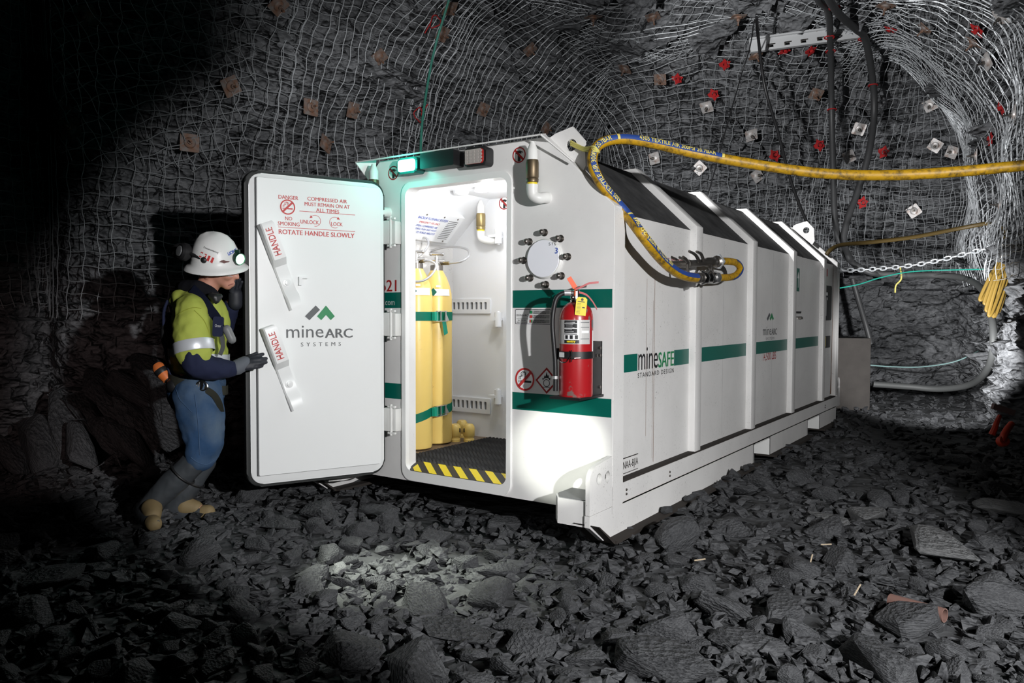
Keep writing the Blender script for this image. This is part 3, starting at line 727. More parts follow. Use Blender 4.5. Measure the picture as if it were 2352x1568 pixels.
# escape hatch in the fourth bay, straddling the bend
bm = new(); plate(bm, S2, rrect(3.80, 4.10, 1.355, 1.895, .015, 2), [rrect(3.82, 4.075, 1.375, 1.88, .01, 2)], 0, .004)
ha = obj('escape_hatch', bm, M_ink, CH)
bm = new(); plate(bm, S2, rrect(3.82, 4.075, 1.375, 1.90, .01, 2), (), 0, .010); obj('hatch_cover', bm, M_side, ha)
bm = new(); Msl = frame((-.03, 0, 1.875), (0, 1, 0), (sl.x, 0, sl.z)); plate(bm, Msl, [(3.80, .03), (4.10, .03), (4.10, .33), (4.08, .36), (3.80, .36)], [[(3.82, .04), (4.08, .04), (4.08, .33), (3.82, .33)]], 0, .012); obj('hatch_seal', bm, M_ink, ha)
bm = new(); ngon(bm, S2, [(3.83, 1.565), (3.985, 1.565), (3.985, 1.785), (3.83, 1.785)], .0112); hs = flat('exit_sign', bm, mat('exit_green', (.01, .12, .085), .5), ha)
bm = new(); ngon(bm, S2, [(3.925, 1.60), (3.94, 1.60), (3.94, 1.69), (3.965, 1.69), (3.9325, 1.755), (3.90, 1.69), (3.925, 1.69)], .0125)
ngon(bm, S2, [(3.83, 1.62), (3.86, 1.60), (3.87, 1.64), (3.85, 1.70), (3.875, 1.72), (3.86, 1.76), (3.83, 1.76)], .0125); flat('exit_arrow', bm, M_whiteink, ha)
bm = new(); plate(bm, S2, [(3.80, 1.318), (4.11, 1.318), (4.11, 1.325), (3.80, 1.325)], (), 0, .012); box(bm, -.045, -.015, 4.0, 4.06, 1.30, 1.318); obj('hatch_latch', bm, M_dsteel, ha)
# windows and signs in the last bay
bm = new(); plate(bm, S2, rrect(5.04, 5.42, 1.28, 1.66, .03, 3), (), 0, .006); wn = obj('equipment_window', bm, M_ink, CH)
bm = new()
for yy, zz, ww, hh in ((5.06, 1.33, .10, .20), (5.05, 1.55, .16, .035), (5.06, 1.50, .14, .03), (5.08, 1.45, .06, .03)): ngon(bm, S2, [(yy, zz), (yy+ww, zz), (yy+ww, zz+hh), (yy, zz+hh)], .008)
flat('window_reflection', bm, M_whiteink, wn)
bm = new(); ngon(bm, S2, [(5.06, 1.76), (5.22, 1.76), (5.22, 1.84), (5.06, 1.84)], .001); flat('warning_label', bm, M_red, CH)
bm = new(); plate(bm, S2, rrect(5.02, 5.38, .98, 1.11, .01, 2), (), 0, .006); obj('vent_opening', bm, M_ink, CH)
bm = new(); plate(bm, S2, rrect(5.03, 5.10, 1.0, 1.105, .005, 2), (), .006, .02); obj('vent_handle', bm, M_yel, CH)

# ---- fittings on the front wall
def torus(bm, M, R, r, n=36, a0=0, a1=360): 
    pts = [M @ V((R*math.cos(R_(a0+(a1-a0)*k/n)), R*math.sin(R_(a0+(a1-a0)*k/n)), 0)) for k in range(n+1)]; return tube(bm, pts, r, 8)
def ring(bm, M, cx, cy, R, r, n=40, z=.001, ry=1):
    for k in range(n):
        a, b = 2*math.pi*k/n, 2*math.pi*(k+1)/n
        ngon(bm, M, [(cx+q_*math.cos(t), cy+q_*ry*math.sin(t)) for q_, t in ((r, a), (R, a), (R, b), (r, b))], z)
def nohand(cx, cz, M=FX, s=.045, par=CH):
    bm = new(); ngon(bm, M, circ(cx, cz, s, 32), .0008); b = flat('covering_ban_sign', bm, M_whiteink, par) if M is not FX else None
    if b is None: 
        bm = new() if False else bm; b = flat('covering_ban_sign', bm, M_pvc, par)
    bm = new(); ring(bm, M, cx, cz, s, s*.84, z=.0022)
    d_ = s*.60; e = s*.10; ngon(bm, M, [(cx-d_-e, cz+d_-e), (cx-d_+e, cz+d_+e), (cx+d_+e, cz-d_+e), (cx+d_-e, cz-d_-e)][::-1], .0022); flat('sign_ring', bm, M_dred, b) if par is CH else flat('sign_ring', bm, M_dred, par)
    bm = new(); hand = [(-.62, .20), (-.30, .52), (.10, .56), (.55, .36), (.58, .22), (.30, .30), (.38, .12), (.20, .16), (-.05, .24), (-.40, .16)]
    ngon(bm, M, [(cx+x*s, cz+y*s) for x, y in hand][::-1], .0018); ngon(bm, M, rrect(cx-.22*s, cx+.22*s, cz-.80*s, cz+.04*s, .1*s, 3), .0018)
    flat('hand_symbol', bm, M_ink, b if par is CH else par)
nohand(-.608, 2.254); nohand(-1.582, 2.248)
# strobe lamps and their box
def strobe(x0, x1, z0, z1, body, lens, nm, lens_m):
    bm = new(); plate(bm, FX, rrect(x0, x1, z0, z1, .025, 5), (), 0, .075); bev(bm, [e for e in bm.edges if all(abs(v.co.y+.075) < 1e-4 for v in e.verts)], .012)
    b = obj(nm, bm, body, CH)
    bm = new(); plate(bm, FX, rrect(x0+.016, x1-.016, z0+.014, z1-.014, .018, 5), (), .070, .083); l = obj('lens', bm, lens_m, b); return b, l
sb, _ = strobe(-1.485, -1.315, 2.215, 2.315, M_teal, None, 'green_strobe_light', M_glow)
rb, _ = strobe(-.955, -.79, 2.205, 2.318, M_black, None, 'red_strobe_light', M_redlens if 'M_redlens' in globals() else mat('red_lens', (.45, .025, .02), .2, coat=1))
bm = new()
for i in range(5):
    for j in range(4): x, z = -.925+i*.026, 2.233+j*.019; plate(bm, FX, rrect(x-.009, x+.009, z-.0065, z+.0065, .003, 2), (), .083, .0865)
plate(bm, FX, rrect(-.938, -.818, 2.220, 2.304, .008, 3), (), .081, .0838)
obj('led_array', bm, mat('led_clear', (.42, .38, .36), .2), rb)
bm = new(); plate(bm, FX, rrect(-1.27, -1.01, 2.225, 2.318, .008, 2), (), 0, .10); obj('lamp_box', bm, M_black, CH)
# pressure relief elbows
def elbow(x, z0, z1, yy, nm, bodies=(M_bronze, M_pvc), turn=1):
    h = z1-z0; bm = new(); lathe(bm, [(.0, h), (.012, h), (.026, h-.035), (.030, h-.045), (.030, h-.10), (0, h-.10)], (x, yy, z0), (0, 0, 1), 20); r = obj(nm, bm, M_pvc, CH)
    bm = new(); lathe(bm, [(.0, h-.10), (.033, h-.10), (.036, h-.115), (.036, h-.195), (.033, h-.20), (.036, h-.205), (.034, h-.222), (.028, h-.225), (.028, h-.24), (0, h-.24)], (x, yy, z0), (0, 0, 1), 12); obj('valve_body', bm, bodies[0], r)
    bm = new(); lathe(bm, [(.0285, h-.238), (.0285, h-.226), (.0285, h-.225)], (x, yy, z0), (0, 0, 1), 20); obj('seal_ring', bm, M_yel, r)
    bm = new(); zz = z0+h-.235
    tube(bm, smoothpath([(x, yy, zz), (x, yy, zz-.035), (x+.006*turn, yy+.004, zz-.060), (x+.03*turn, yy+.02, zz-.075), (x+.045*turn, yy+.055, zz-.068), (x+.045*turn, 0 if yy < .5 else 1.2, zz-.066)], 6), lambda t: .033-.003*math.sin(t*3.1), 18); obj('elbow_pipe', bm, M_pvc, r); return r
elbow(-.464, 2.012, 2.296, -.085, 'relief_elbow'); elbow(-1.676, 2.012, 2.30, -.085, 'relief_elbow')
# round viewing port and its acorn nuts
bm = new(); lathe(bm, [(.112, -.002), (.112, .012), (.104, .020), (0, .020)], (-.425, 0, 1.655), (0, -1, 0), 48); vp = obj('viewing_port', bm, M_pvc, CH)
bm = new(); lathe(bm, [(.105, .019), (.1035, .023), (0, .023)], (-.432, 0, 1.655), (0, -1, 0), 48); obj('port_cover', bm, mat('cover_white', (.86, .87, .93), .4), vp)
FXo = frame((0, -.0235, 0), (1, 0, 0), (0, 0, 1)); bm = new()
for ch, x in (('S', -.385), ('Y', -.366), ('S', -.349)): text(bm, ch, FXo, x-.006, x+.005, 1.726, 1.742, 0)
text(bm, '.', FXo, -.333, -.330, 1.727, 1.731, 0); flat('port_lettering', bm, M_ink2, vp)
bm = new(); text(bm, '3', FXo, -.352, -.333, 1.680, 1.712, .02); flat('port_lettering', bm, M_blue, vp)
for k in range(8):
    a = R_(90+45*k+2); x, z = -.428+.146*math.cos(a), 1.656+.146*math.sin(a)
    bm = new(); lathe(bm, [(.021, 0), (.021, .004), (.013, .004), (.013, .022), (.016, .026), (.0165, .036), (.013, .046), (.006, .051), (0, .052)], (x, 0, z), (0, -1, 0), 16); obj('acorn_nut', bm, M_dsteel, CH)
# legend plate, no-smoking and oxidiser signs
bm = new(); plate(bm, FX, rrect(-.632, -.389, 1.284, 1.374, .006, 3), (), 0, .002); lg = obj('light_legend_sign', bm, M_whiteink, CH)
F3 = frame((0, -.0022, 0), (1, 0, 0), (0, 0, 1)); bm = new(); o_ = rrect(-.630, -.391, 1.286, 1.372, .005, 2); i_ = rrect(-.627, -.394, 1.289, 1.369, .004, 2)
for k in range(len(o_)): j = (k+1) % len(o_); ngon(bm, F3, [o_[k], o_[j], i_[j], i_[k]], .0003)
text(bm, 'mine', F3, -.622, -.578, 1.331, 1.346, 0, z=.0006); text(bm, 'ARC', F3, -.576, -.541, 1.331, 1.342, .04, z=.0006); text(bm, 'SYSTEMS', F3, -.607, -.556, 1.320, 1.324, 0, 1.5, z=.0006)
ngon(bm, F3, [(-.622, 1.316), (-.542, 1.316), (-.542, 1.3175), (-.622, 1.3175)], .0006)
text(bm, 'SIV STROBE', F3, -.612, -.556, 1.304, 1.312, .02, z=.0006); text(bm, 'LIGHT LEGEND', F3, -.621, -.544, 1.293, 1.301, .02, z=.0006)
for k, (t1, t2) in enumerate((('GREEN LIGHT', 'MAINS POWER'), ('RED LIGHT', 'BATTERY BACKUP'), ('RED & GREEN', 'ELECTRICAL FAULT'))):
    zt = 1.366-k*.0255
    text(bm, t1, F3, -.500, -.432, zt-.0105, zt-.003, .02, z=.0014); text(bm, t2, F3, -.505, -.420, zt-.021, zt-.0135, .02, z=.0014)
flat('sign_lettering', bm, M_ink, lg)
bm = new()
for k in range(3): ngon(bm, F3, rrect(-.535, -.397, 1.366-k*.0255-.022, 1.366-k*.0255, .002, 2), .0008)
flat('legend_row', bm, mat('sign_grey', (.36, .36, .36), .5), lg)
for k in range(3):
    bm = new(); ngon(bm, F3, circ(-.521, 1.355-k*.0255, .0088, 16), .0016); flat('legend_dot', bm, (M_lgreen, M_red, M_red)[k], lg)
bm = new(); ngon(bm, F3, [(-.521+.0088*math.cos(R_(a)), 1.304+.0088*math.sin(R_(a))) for a in range(-90, 91, 20)], .0018); flat('legend_dot', bm, M_lgreen, lg)
def nosmoke(M, cx, cz, R, par, redm, black):
    bm = new(); ring(bm, M, cx, cz, R, R*.83, z=.003); w_ = R*.09; d_ = R*.62
    ngon(bm, M, [(cx-d_-w_, cz-d_+w_), (cx-d_+w_, cz-d_-w_), (cx+d_+w_, cz+d_-w_), (cx+d_-w_, cz+d_+w_)], .003); flat('ban_ring', bm, redm, par)
    bm = new(); ngon(bm, M, [(cx-.42*R, cz-.29*R), (cx+.66*R, cz-.29*R), (cx+.66*R, cz-.11*R), (cx-.42*R, cz-.11*R)], .0016)
    ngon(bm, M, [(cx-.66*R, cz-.29*R), (cx-.60*R, cz-.29*R), (cx-.60*R, cz-.11*R), (cx-.66*R, cz-.11*R)], .0016); ngon(bm, M, [(cx-.54*R, cz-.29*R), (cx-.48*R, cz-.29*R), (cx-.48*R, cz-.11*R), (cx-.54*R, cz-.11*R)], .0016)
    for off in (0, .13):
        pts = smoothpath([V((cx-(.60-off)*R, cz-.02*R, 0)), V((cx-(.58-off)*R, cz+.22*R, 0)), V((cx-(.36-off)*R, cz+.30*R, 0)), V((cx-(.40-off*1.5)*R, cz+.52*R, 0)), V((cx-(.20-off)*R, cz+.66*R, 0)), V((cx+(.0+off*.6)*R, cz+.56*R, 0)), V((cx+(.02)*R, cz+(.36-off)*R, 0))], 4)
        for a, b in zip(pts, pts[1:]):
            n_ = V((-(b-a).y, (b-a).x, 0)).normalized()*R*.028; ngon(bm, M, [(a-n_)[:2], (b-n_)[:2], (b+n_)[:2], (a+n_)[:2]], .0016)
    flat('cigarette_symbol', bm, black, par)
bm = new(); ngon(bm, FX, circ(-.563, .969, .066, 40), .001); ns = flat('no_smoking_sign', bm, M_whiteink, CH); nosmoke(FX, -.563, .969, .066, ns, M_red, M_ink)
bm = new(); q_ = .075; ngon(bm, FX, [(-.416, .969-q_), (-.416+q_, .969), (-.416, .969+q_), (-.416-q_, .969)], .001); dm = flat('oxidiser_sign', bm, M_dred, CH)
bm = new(); q_ = .061; ngon(bm, FX, [(-.416, .969-q_), (-.416+q_, .969), (-.416, .969+q_), (-.416-q_, .969)], .0018); flat('sign_field', bm, M_whiteink, dm)
bm = new(); ring(bm, FX, -.416, .955, .022, .018, z=.0026); ngon(bm, FX, [(-.438, .930), (-.394, .930), (-.394, .933), (-.438, .933)], .0026)
ngon(bm, FX, [(-.416+x*.03, .969+y*.05) for x, y in ((-.85, .02), (-.95, .30), (-.62, .22), (-.45, .62), (-.25, .45), (.02, 1.0), (.25, .55), (.42, .68), (.55, .30), (.88, .36), (.78, .02), (.35, .28), (0, .30), (-.4, .25))][::-1], .0026); flat('flame_symbol', bm, M_ink, dm)
# number and address on the hinge side of the doorway
bm = new(); text(bm, '621', FX, -1.70, -1.557, 1.487, 1.562, .03); flat('front_lettering', bm, M_dred, CH)
bm = new(); text(bm, '.com', FX, -1.665, -1.572, 1.398, 1.424, .01, z=.003); flat('front_lettering', bm, mat('pale_print', (.5, .55, .53), .5), CH)
# extinguisher bracket
EXC = V((-.134, -.165, .925))
bm = new(); box(bm, -.074, -.066, -.105, 0, .905, 1.20); box(bm, -.15, -.066, -.008, 0, .905, 1.20); box(bm, -.235, -.055, -.265, 0, .902, .915)
b_ = obj('extinguisher_bracket', bm, M_black, CH)
for y_, z_ in ((-.03, 1.165), (-.03, 1.125), (-.03, .955), (-.07, 1.125)):
    bm = new(); lathe(bm, [(.008, 0), (.008, .007), (0, .009)], (-.066, y_, z_), (1, 0, 0), 8); obj('bracket_bolt', bm, M_dsteel, b_)
bm = new(); lathe(bm, [(.091, 1.115), (.094, 1.115), (.094, 1.152), (.091, 1.152)], (EXC.x, EXC.y, 0), (0, 0, 1), 40, cap=False); box(bm, -.078, -.062, -.12, -.06, 1.112, 1.155); box(bm, -.245, -.222, -.21, -.17, 1.105, 1.165, .006)
obj('bracket_clamp', bm, M_black, b_)
bm = new(); tube(bm, smoothpath([(-.21, -.222, 1.125), (-.18, -.245, 1.098), (-.14, -.258, 1.098), (-.11, -.262, 1.13)], 6), .003, 6)
tube(bm, [(-.105, -.264, 1.16), (-.105, -.264, 1.10)], .003, 6); tube(bm, [(-.085, -.27, 1.12), (-.06, -.25, 1.122)], .004, 6); obj('clamp_chain', bm, M_steel, b_)
bm = new(); n_ = V((-.35, -.94, 0)).normalized(); Mc = frame(EXC+n_*.0945-V((0, 0, EXC.z)), (-n_.y, n_.x, 0), (0, 0, 1)); ngon(bm, Mc, rrect(-.022, .02, 1.122, 1.147, .002, 2), .0012); flat('clamp_label', bm, M_whiteink, b_)

# ---- the open airlock door (swung outwards about its left hinges)
TIP, HNG = V((-1.955, -.855, 0)), V((-1.600, -.060, 0))
dex = (HNG-TIP).normalized(); DX = frame(TIP, dex, (0, 0, 1)); DW = (HNG-TIP).length
if DX.col[2].to_3d().dot(CAM-TIP) < 0: raise SystemExit('door faces away')
def dpx(px, py, off=0):
    n = DX.col[2].to_3d(); p = onp(px, py, TIP+n*off, n); q_ = DX.inverted() @ p; return q_.x, q_.y
bm = new(); plate(bm, DX, rrect(.0, DW, .310, 2.185, .085), (), -.075, -.012)
bev(bm, [e for e in bm.edges if all(abs((DX.inverted() @ v.co).z+.012) < 1e-3 for v in e.verts)], .012)
D = obj('airlock_door', bm, M_rubber, CH)
bm = new(); plate(bm, DX, rrect(.022, DW-.012, .328, 2.165, .075), (), -.03, 0.0)
bev(bm, [e for e in bm.edges if all(abs((DX.inverted() @ v.co).z) < 1e-3 for v in e.verts)], .006); obj('door_rim', bm, M_door, D)
bm = new(); plate(bm, DX, rrect(.062, DW-.045, .385, 2.135, .008, 2), (), 0, .034)
obj('door_panel', bm, M_door, D)
bm = new(); plate(bm, DX, rrect(.056, DW-.041, .379, 2.140, .008, 2), [rrect(.064, DW-.046, .387, 2.134, .004, 2)], 0, .010); plate(bm, DX, rrect(.058, .066, .385, 2.134, .001, 1), (), .004, .030); obj('panel_edge_shade', bm, M_grey, D)  # grey edging that paints in the shade along the raised panel's flank
DP = DX @ Matrix.Translation((0, 0, .034))
def dp2(px, py): return dpx(px, py, .034)
def dtext(bm, s, pxl, pxr, pyt, pyb, bold=.0, spacing=1.0):
    """lettering between the two ends of a line on the door panel"""
    pm = (pyt+pyb)/2; x0, y0 = dp2(pxl, pyb); x1, _ = dp2(pxr, pyb); _, y1 = dp2(pxl, pyt); text(bm, s, DP, x0, x1, y0, y1, bold, spacing)
bm = new()
dtext(bm, 'DANGER', 639.5, 685, 447, 456, .02); dtext(bm, 'NO', 655, 671, 497, 505.5, .02); dtext(bm, 'SMOKING', 638, 688, 508, 517, .02)
dtext(bm, 'COMPRESSED AIR', 706, 797, 451.5, 460, .02); dtext(bm, 'MUST REMAIN ON AT', 699.5, 803, 463.5, 472, .02); dtext(bm, 'ALL TIMES', 726, 779, 478, 486.5, .02)
dtext(bm, 'UNLOCK', 690, 732.5, 504, 513, .02); dtext(bm, 'LOCK', 760.5, 787, 509.5, 518, .02)
dtext(bm, 'ROTATE HANDLE SLOWLY', 640, 814, 526, 537, .03)
for (pa, ya, pb) in ((687.5, 484.5, 815.5), (639, 521, 815.5)):
    xa, y_ = dp2(pa, ya); xb, _ = dp2(pb, ya); ngon(bm, DP, [(xa, y_-.0015), (xb, y_-.0015), (xb, y_+.0015), (xa, y_+.0015)], .0015)
for (cx_, cy_, a0, a1, tip_) in ((724, 507, -100, 130, 130), (769, 511, 60, 300, 60)):
    x, y_ = dp2(cx_, cy_); R = .033
    for k in range(24):
        a, b = R_(a0+(a1-a0)*k/24), R_(a0+(a1-a0)*(k+1)/24); ngon(bm, DP, [(x+q_*math.cos(t), y_+q_*math.sin(t)) for q_, t in ((R-.0013, a), (R+.0013, a), (R+.0013, b), (R-.0013, b))], .0015)
    t = R_(tip_); c = V((x+R*math.cos(t), y_+R*math.sin(t), 0)); tg = V((-math.sin(t), math.cos(t), 0))*(1 if tip_ > 100 else -1); nn = V((math.cos(t), math.sin(t), 0))
    ngon(bm, DP, [(c-nn*.009)[:2], (c+nn*.009)[:2], (c+tg*.018)[:2]], .0015)
flat('door_lettering', bm, M_red, D)
x, y_ = dp2(660.5, 475.5); bm = new(); ngon(bm, DP, circ(x, y_, .001, 8), .0012); sg = flat('no_smoking_sign', bm, M_red, D)
nosmoke(DP, x, y_, .045, D, M_red, M_red)
bm = new(); bm2 = new(); x0, y1 = dp2(700, 701); x1, y0 = dp2(769, 734); y0 = y1-.094; logo(bm, bm2, DP, x0, x1, y0-.0, y1)
dtext(bm, 'mine', 657.5, 743, 748, 776, .0); dtext(bm, 'ARC', 746, 810, 754.5, 776, .05); dtext(bm, 'SYSTEMS', 691, 783, 786.5, 795.5, .01, 1.9)
flat('door_lettering', bm, M_ink2, D); flat('door_emblem', bm2, M_lgreen, D)
# pull handles: folded plate, deep at the grip, flat over the pivot
def handle(px0, py0, px1, py1):
    a = V((*dp2(px0, py0), 0)); b = V((*dp2(px1, py1), 0)); L = (b-a).length; u = (b-a).normalized(); w_ = V((-u.y, u.x, 0))
    if w_.x < 0: w_ = -w_
    hs = [(0, .080), (.04, .085), (.42, .070), (.50, .022), (.60, .018), (.80, .018), (.86, .040), (1.0, .040)]; ws = .080
    bm = new(); rows = []
    for k, (t, h) in enumerate(hs):
        p = a+u*L*t; tap = .9 if t in (0, 1) else 1
        rows.append([bm.verts.new(DP @ V((*(p+w_*o_)[:2], z))) for o_, z in ((0, .001), (0, h-.008), (.008, h), (ws*tap, h), (ws*tap, h-.008), (ws*tap, .001))])
    for A, B in zip(rows, rows[1:]):
        for k in range(5): bm.faces.new((A[k], A[k+1], B[k+1], B[k]))
    for A in (rows[0], rows[-1]): bm.faces.new(A)
    h_ = obj('door_handle', bm, M_door, D)
    n_ = DP.col[2].to_3d(); c = DP @ V((*(a+u*L*.70+w_*.042)[:2], .018)); bm = new(); lathe(bm, [(.024, 0), (.024, .004), (.014, .005), (.014, .014), (0, .016)], c, n_, 16); obj('pivot_bolt', bm, M_door, D)
    Mh = frame(DP @ V((*(a+w_*.020)[:2], .0795)), DP.to_3x3() @ -u, DP.to_3x3() @ w_)
    if Mh.col[2].to_3d().dot(n_) < 0: Mh = frame(DP @ V((*(a+w_*.056)[:2], .0795)), DP.to_3x3() @ -u, DP.to_3x3() @ -w_)
    bm = new(); text(bm, 'HANDLE', Mh, -.20, -.035, .0, .038, .015, z=.006); flat('handle_lettering', bm, M_red, D)
handle(589, 517, 664, 713); handle(596, 755, 668, 943)
bm = new(); x, y_ = dp2(684, 655); plate(bm, DP, [(x, y_), (x+.02, y_), (x+.02, y_+.04), (x+.055, y_+.04), (x+.055, y_+.05), (x, y_+.05)], (), 0, .03); obj('door_stop', bm, M_door, D)
for z_ in (1.862, 1.275, .662):
    bm = new(); box(bm, -1.61, -1.555, -.07, -.02, z_-.075, z_+.075, .004); h_ = obj('door_hinge', bm, M_pvc, CH)
    bm = new(); box(bm, -1.548, -1.515, -.058, .0, z_-.075, z_+.07, .004); lathe(bm, [(.009, -.10), (.009, .10)], (-1.55, -.062, z_), (0, 0, 1), 10)
    for dz_ in (-.085, .085): box(bm, -1.575, -1.515, -.068, -.052, z_+dz_-.006, z_+dz_+.006)
    obj('hinge_pin', bm, M_pvc, h_)

# ------------------------------------------------------------------ things inside the airlock
def cyl_thing(px, dep, lab):
    c = upx(px, 1018, dep); t = thing('gas_cylinder', lab, 'gas cylinder', (c.x, c.y, .369), 'yellow gas cylinders'); r = .115; zt = 1.672-.369
    bm = new(); lathe(bm, [(.0, .0), (r*.7, .0), (r*.94, .012), (r, .04), (r, zt-.23), (r*.97, zt-.18), (r*.86, zt-.12), (r*.66, zt-.06), (r*.44, zt-.015), (.045, zt), (0, zt)], (c.x, c.y, .369), (0, 0, 1), 40); obj('cylinder_body', bm, M_cyl, t)
    bm = new(); lathe(bm, [(.048, zt-.008), (.048, zt+.03), (.04, zt+.034), (0, zt+.034)], (c.x, c.y, .369), (0, 0, 1), 20); obj('neck_ring', bm, M_dsteel, t)
    z_ = .369+zt+.03; bm = new(); lathe(bm, [(.024, 0), (.024, .015), (.015, .02), (.015, .052), (.019, .052), (.019, .064), (.007, .064), (.007, .085), (0, .085)], (c.x, c.y, z_), (0, 0, 1), 12)
    tube(bm, [(c.x, c.y, z_+.032), V((c.x, c.y, z_+.032))+rt0*.06], .013, 10); tube(bm, [(c.x, c.y, z_+.04), V((c.x, c.y, z_+.04))-rt0*.04], .010, 8); obj('valve', bm, M_steel, t)
    bm = new(); a = V((c.x, c.y, z_+.085)); tube(bm, [a-rt0*.045, a+rt0*.045], .010, 8); ball(bm, a-rt0*.045, .013); ball(bm, a+rt0*.045, .013); obj('valve_handle', bm, M_steel, t)
    f2 = (V((c.x, c.y, 0))-CAM); f2.z = 0; f2 = -f2.normalized(); a0 = math.degrees(math.atan2(f2.y, f2.x))
    def band(z0, z1, aa, ab, nm, m_, rr=r+.001, rb=None):
        bm = new()
        for k in range(12):
            t0, t1 = R_(a0+aa+(ab-aa)*k/12), R_(a0+aa+(ab-aa)*(k+1)/12)
            bm.faces.new([bm.verts.new((c.x+q_*math.cos(t_), c.y+q_*math.sin(t_), z)) for q_, t_, z in ((rr, t0, z0), (rr, t1, z0), (rb or rr, t1, z1), (rb or rr, t0, z1))])
        obj(nm, bm, m_, t)
    band(1.475, 1.525, -10, 55, 'cylinder_label', M_whiteink, r+.0015, r*.99); band(1.538, 1.552, -2, 14, 'cylinder_label', M_whiteink, r*.985, r*.96)
    bm = new(); a = R_(a0-12); n_ = V((math.cos(a), math.sin(a), 0)); Mq = frame(V((c.x, c.y, 1.502))+n_*(r+.002), (-n_.y, n_.x, 0), (0, 0, 1)); ngon(bm, Mq, [(-.028, 0), (0, -.030), (.028, 0), (0, .030)], .002); flat('hazard_diamond', bm, M_green, t)
    return c
c1 = cyl_thing(957, 5.58, 'yellow gas cylinder nearest the door hinges, partly cut by the door frame')
c2 = cyl_thing(1003, 5.83, 'yellow gas cylinder on the right of the strapped pair')
for zz, tilt_, lab in ((1.325, .0, 'green ratchet strap round the upper part of the gas cylinders'), (.640, .05, 'green ratchet strap round the lower part of the gas cylinders')):
    t = thing('ratchet_strap', lab, 'strap', ((c1.x+c2.x)/2, (c1.y+c2.y)/2, zz), 'straps round the cylinders')
    v12 = (c2-c1); v12.z = 0; v12.normalize(); n_ = V((v12.y, -v12.x, 0))
    if n_.dot(CAM-c1) < 0: n_ = -n_
    r = .118; pts = []
    for k in range(13): a = R_(-60+5*k*2.5) if False else R_(150-5*k); pts.append(c1+(v12*math.cos(a)+n_*math.sin(a))*r)
    for k in range(13): a = R_(90-6.5*k); pts.append(c2+(v12*math.cos(a)+n_*math.sin(a))*r)
    bm = new(); rr = []
    for k, p in enumerate(pts):
        z0 = zz+tilt_*(k/25-.5)*1.6; rr.append((bm.verts.new((p.x, p.y, z0-.032)), bm.verts.new((p.x, p.y, z0+.032))))
    for A, B in zip(rr, rr[1:]): bm.faces.new((A[0], B[0], B[1], A[1]))
    bmesh.ops.solidify(bm, geom=bm.faces[:], thickness=.003); obj('webbing', bm, M_strap, t)
    mid = (c1+c2)/2+n_*r; Mr = frame((mid.x-v12.x*.02, mid.y-v12.y*.02, zz), v12, (0, 0, 1)); bm = new()
    for y_ in (-.038, .034): plate(bm, Mr, rrect(-.075, .06, y_, y_+.005, .001, 1), (), .004, .035)
    for x in (-.07, -.02, .05): tube(bm, [Mr @ V((x, -.038, .024)), Mr @ V((x, .038, .024))], .007, 8)
    plate(bm, Mr, [(.06, -.03), (.13, -.035), (.07, .035)], (), .006, .010); obj('ratchet', bm, M_steel, t)
    bm = new(); plate(bm, Mr, [(-.11, -.031), (-.06, -.031), (-.06, .031), (-.11, .031)], (), .006, .03); obj('strap_roll', bm, M_strap, t)
    if zz > 1:
        bm = new(); plate(bm, Mr, [(.02, -.035), (.07, -.035), (.10, -.125), (.05, -.14)], (), .012, .015); obj('strap_tail', bm, M_strap, t)
for k, (px, py, lab) in enumerate(((1045, 1013, 'yellow cylinder cap on the airlock floor, left of three'), (1061, 1003, 'yellow cylinder cap standing behind the other two caps'), (1077, 1013, 'yellow cylinder cap on the airlock floor, right of three'))):
    p = onp(px, py, (0, 0, .369), (0, 0, 1)); bm = new(); lathe(bm, [(0, 0), (.042, 0), (.042, .02), (.037, .025), (.037, .035), (.045, .045), (.046, .095), (.041, .118), (.030, .132), (.0, .138)], (p.x, p.y, .369), (0, 0, 1), 24)
    t = thing('cylinder_cap', lab, 'cylinder cap', (p.x, p.y, .369), 'yellow cylinder caps'); obj('cap_shell', bm, M_cyl, t)
    d_ = (CAM-p); d_.z = 0; d_.normalize(); s_ = V((-d_.y, d_.x, 0))*(-1 if k == 2 else 1); n_ = (d_*.6+s_*.8).normalized(); Mq = frame(p+n_*.0445+V((0, 0, .088)), (-n_.y, n_.x, 0), (0, 0, 1)); bm = new(); plate(bm, Mq, rrect(-.006, .006, -.016, .016, .005, 3), (), 0, .003); obj('vent_slot', bm, M_ink, t)
# gas whips
def whip(pts, lab):
    bm = new(); P = smoothpath([upx(*p) for p in pts], 8); tube(bm, P, .0085, 8); t = thing('gas_whip', lab, 'gas hose', P[0], 'braided gas hoses'); obj('braided_hose', bm, M_alu, t)
    bm = new(); k = int(len(P)*.1); tube(bm, P[:max(k, 3)], .013, 8); obj('end_fitting', bm, M_brass, t)
whip([(1013, 605, 5.82), (1035, 604, 5.78), (1060, 600, 5.75), (1077, 587, 5.78), (1073, 573, 5.85), (1050, 567, 5.95), (1020, 568, 6.0), (985, 577, 6.0), (960, 580, 5.95), (940, 574, 5.9), (925, 565, 5.85)], 'braided gas hose looping to the right from the right cylinder')
whip([(965, 600, 5.55), (985, 599, 5.5), (998, 604, 5.5), (1001, 614, 5.5), (992, 630, 5.47), (975, 643, 5.44), (955, 646, 5.43), (930, 640, 5.45)], 'braided gas hose drooping across the front of both cylinders')
whip([(920, 602, 5.62), (945, 596, 5.66), (965, 586, 5.7), (980, 570, 5.72), (984, 556, 5.75), (977, 546, 5.78), (965, 546, 5.8), (945, 555, 5.8), (920, 574, 5.75)], 'braided gas hose looping up in front of the flushing box')
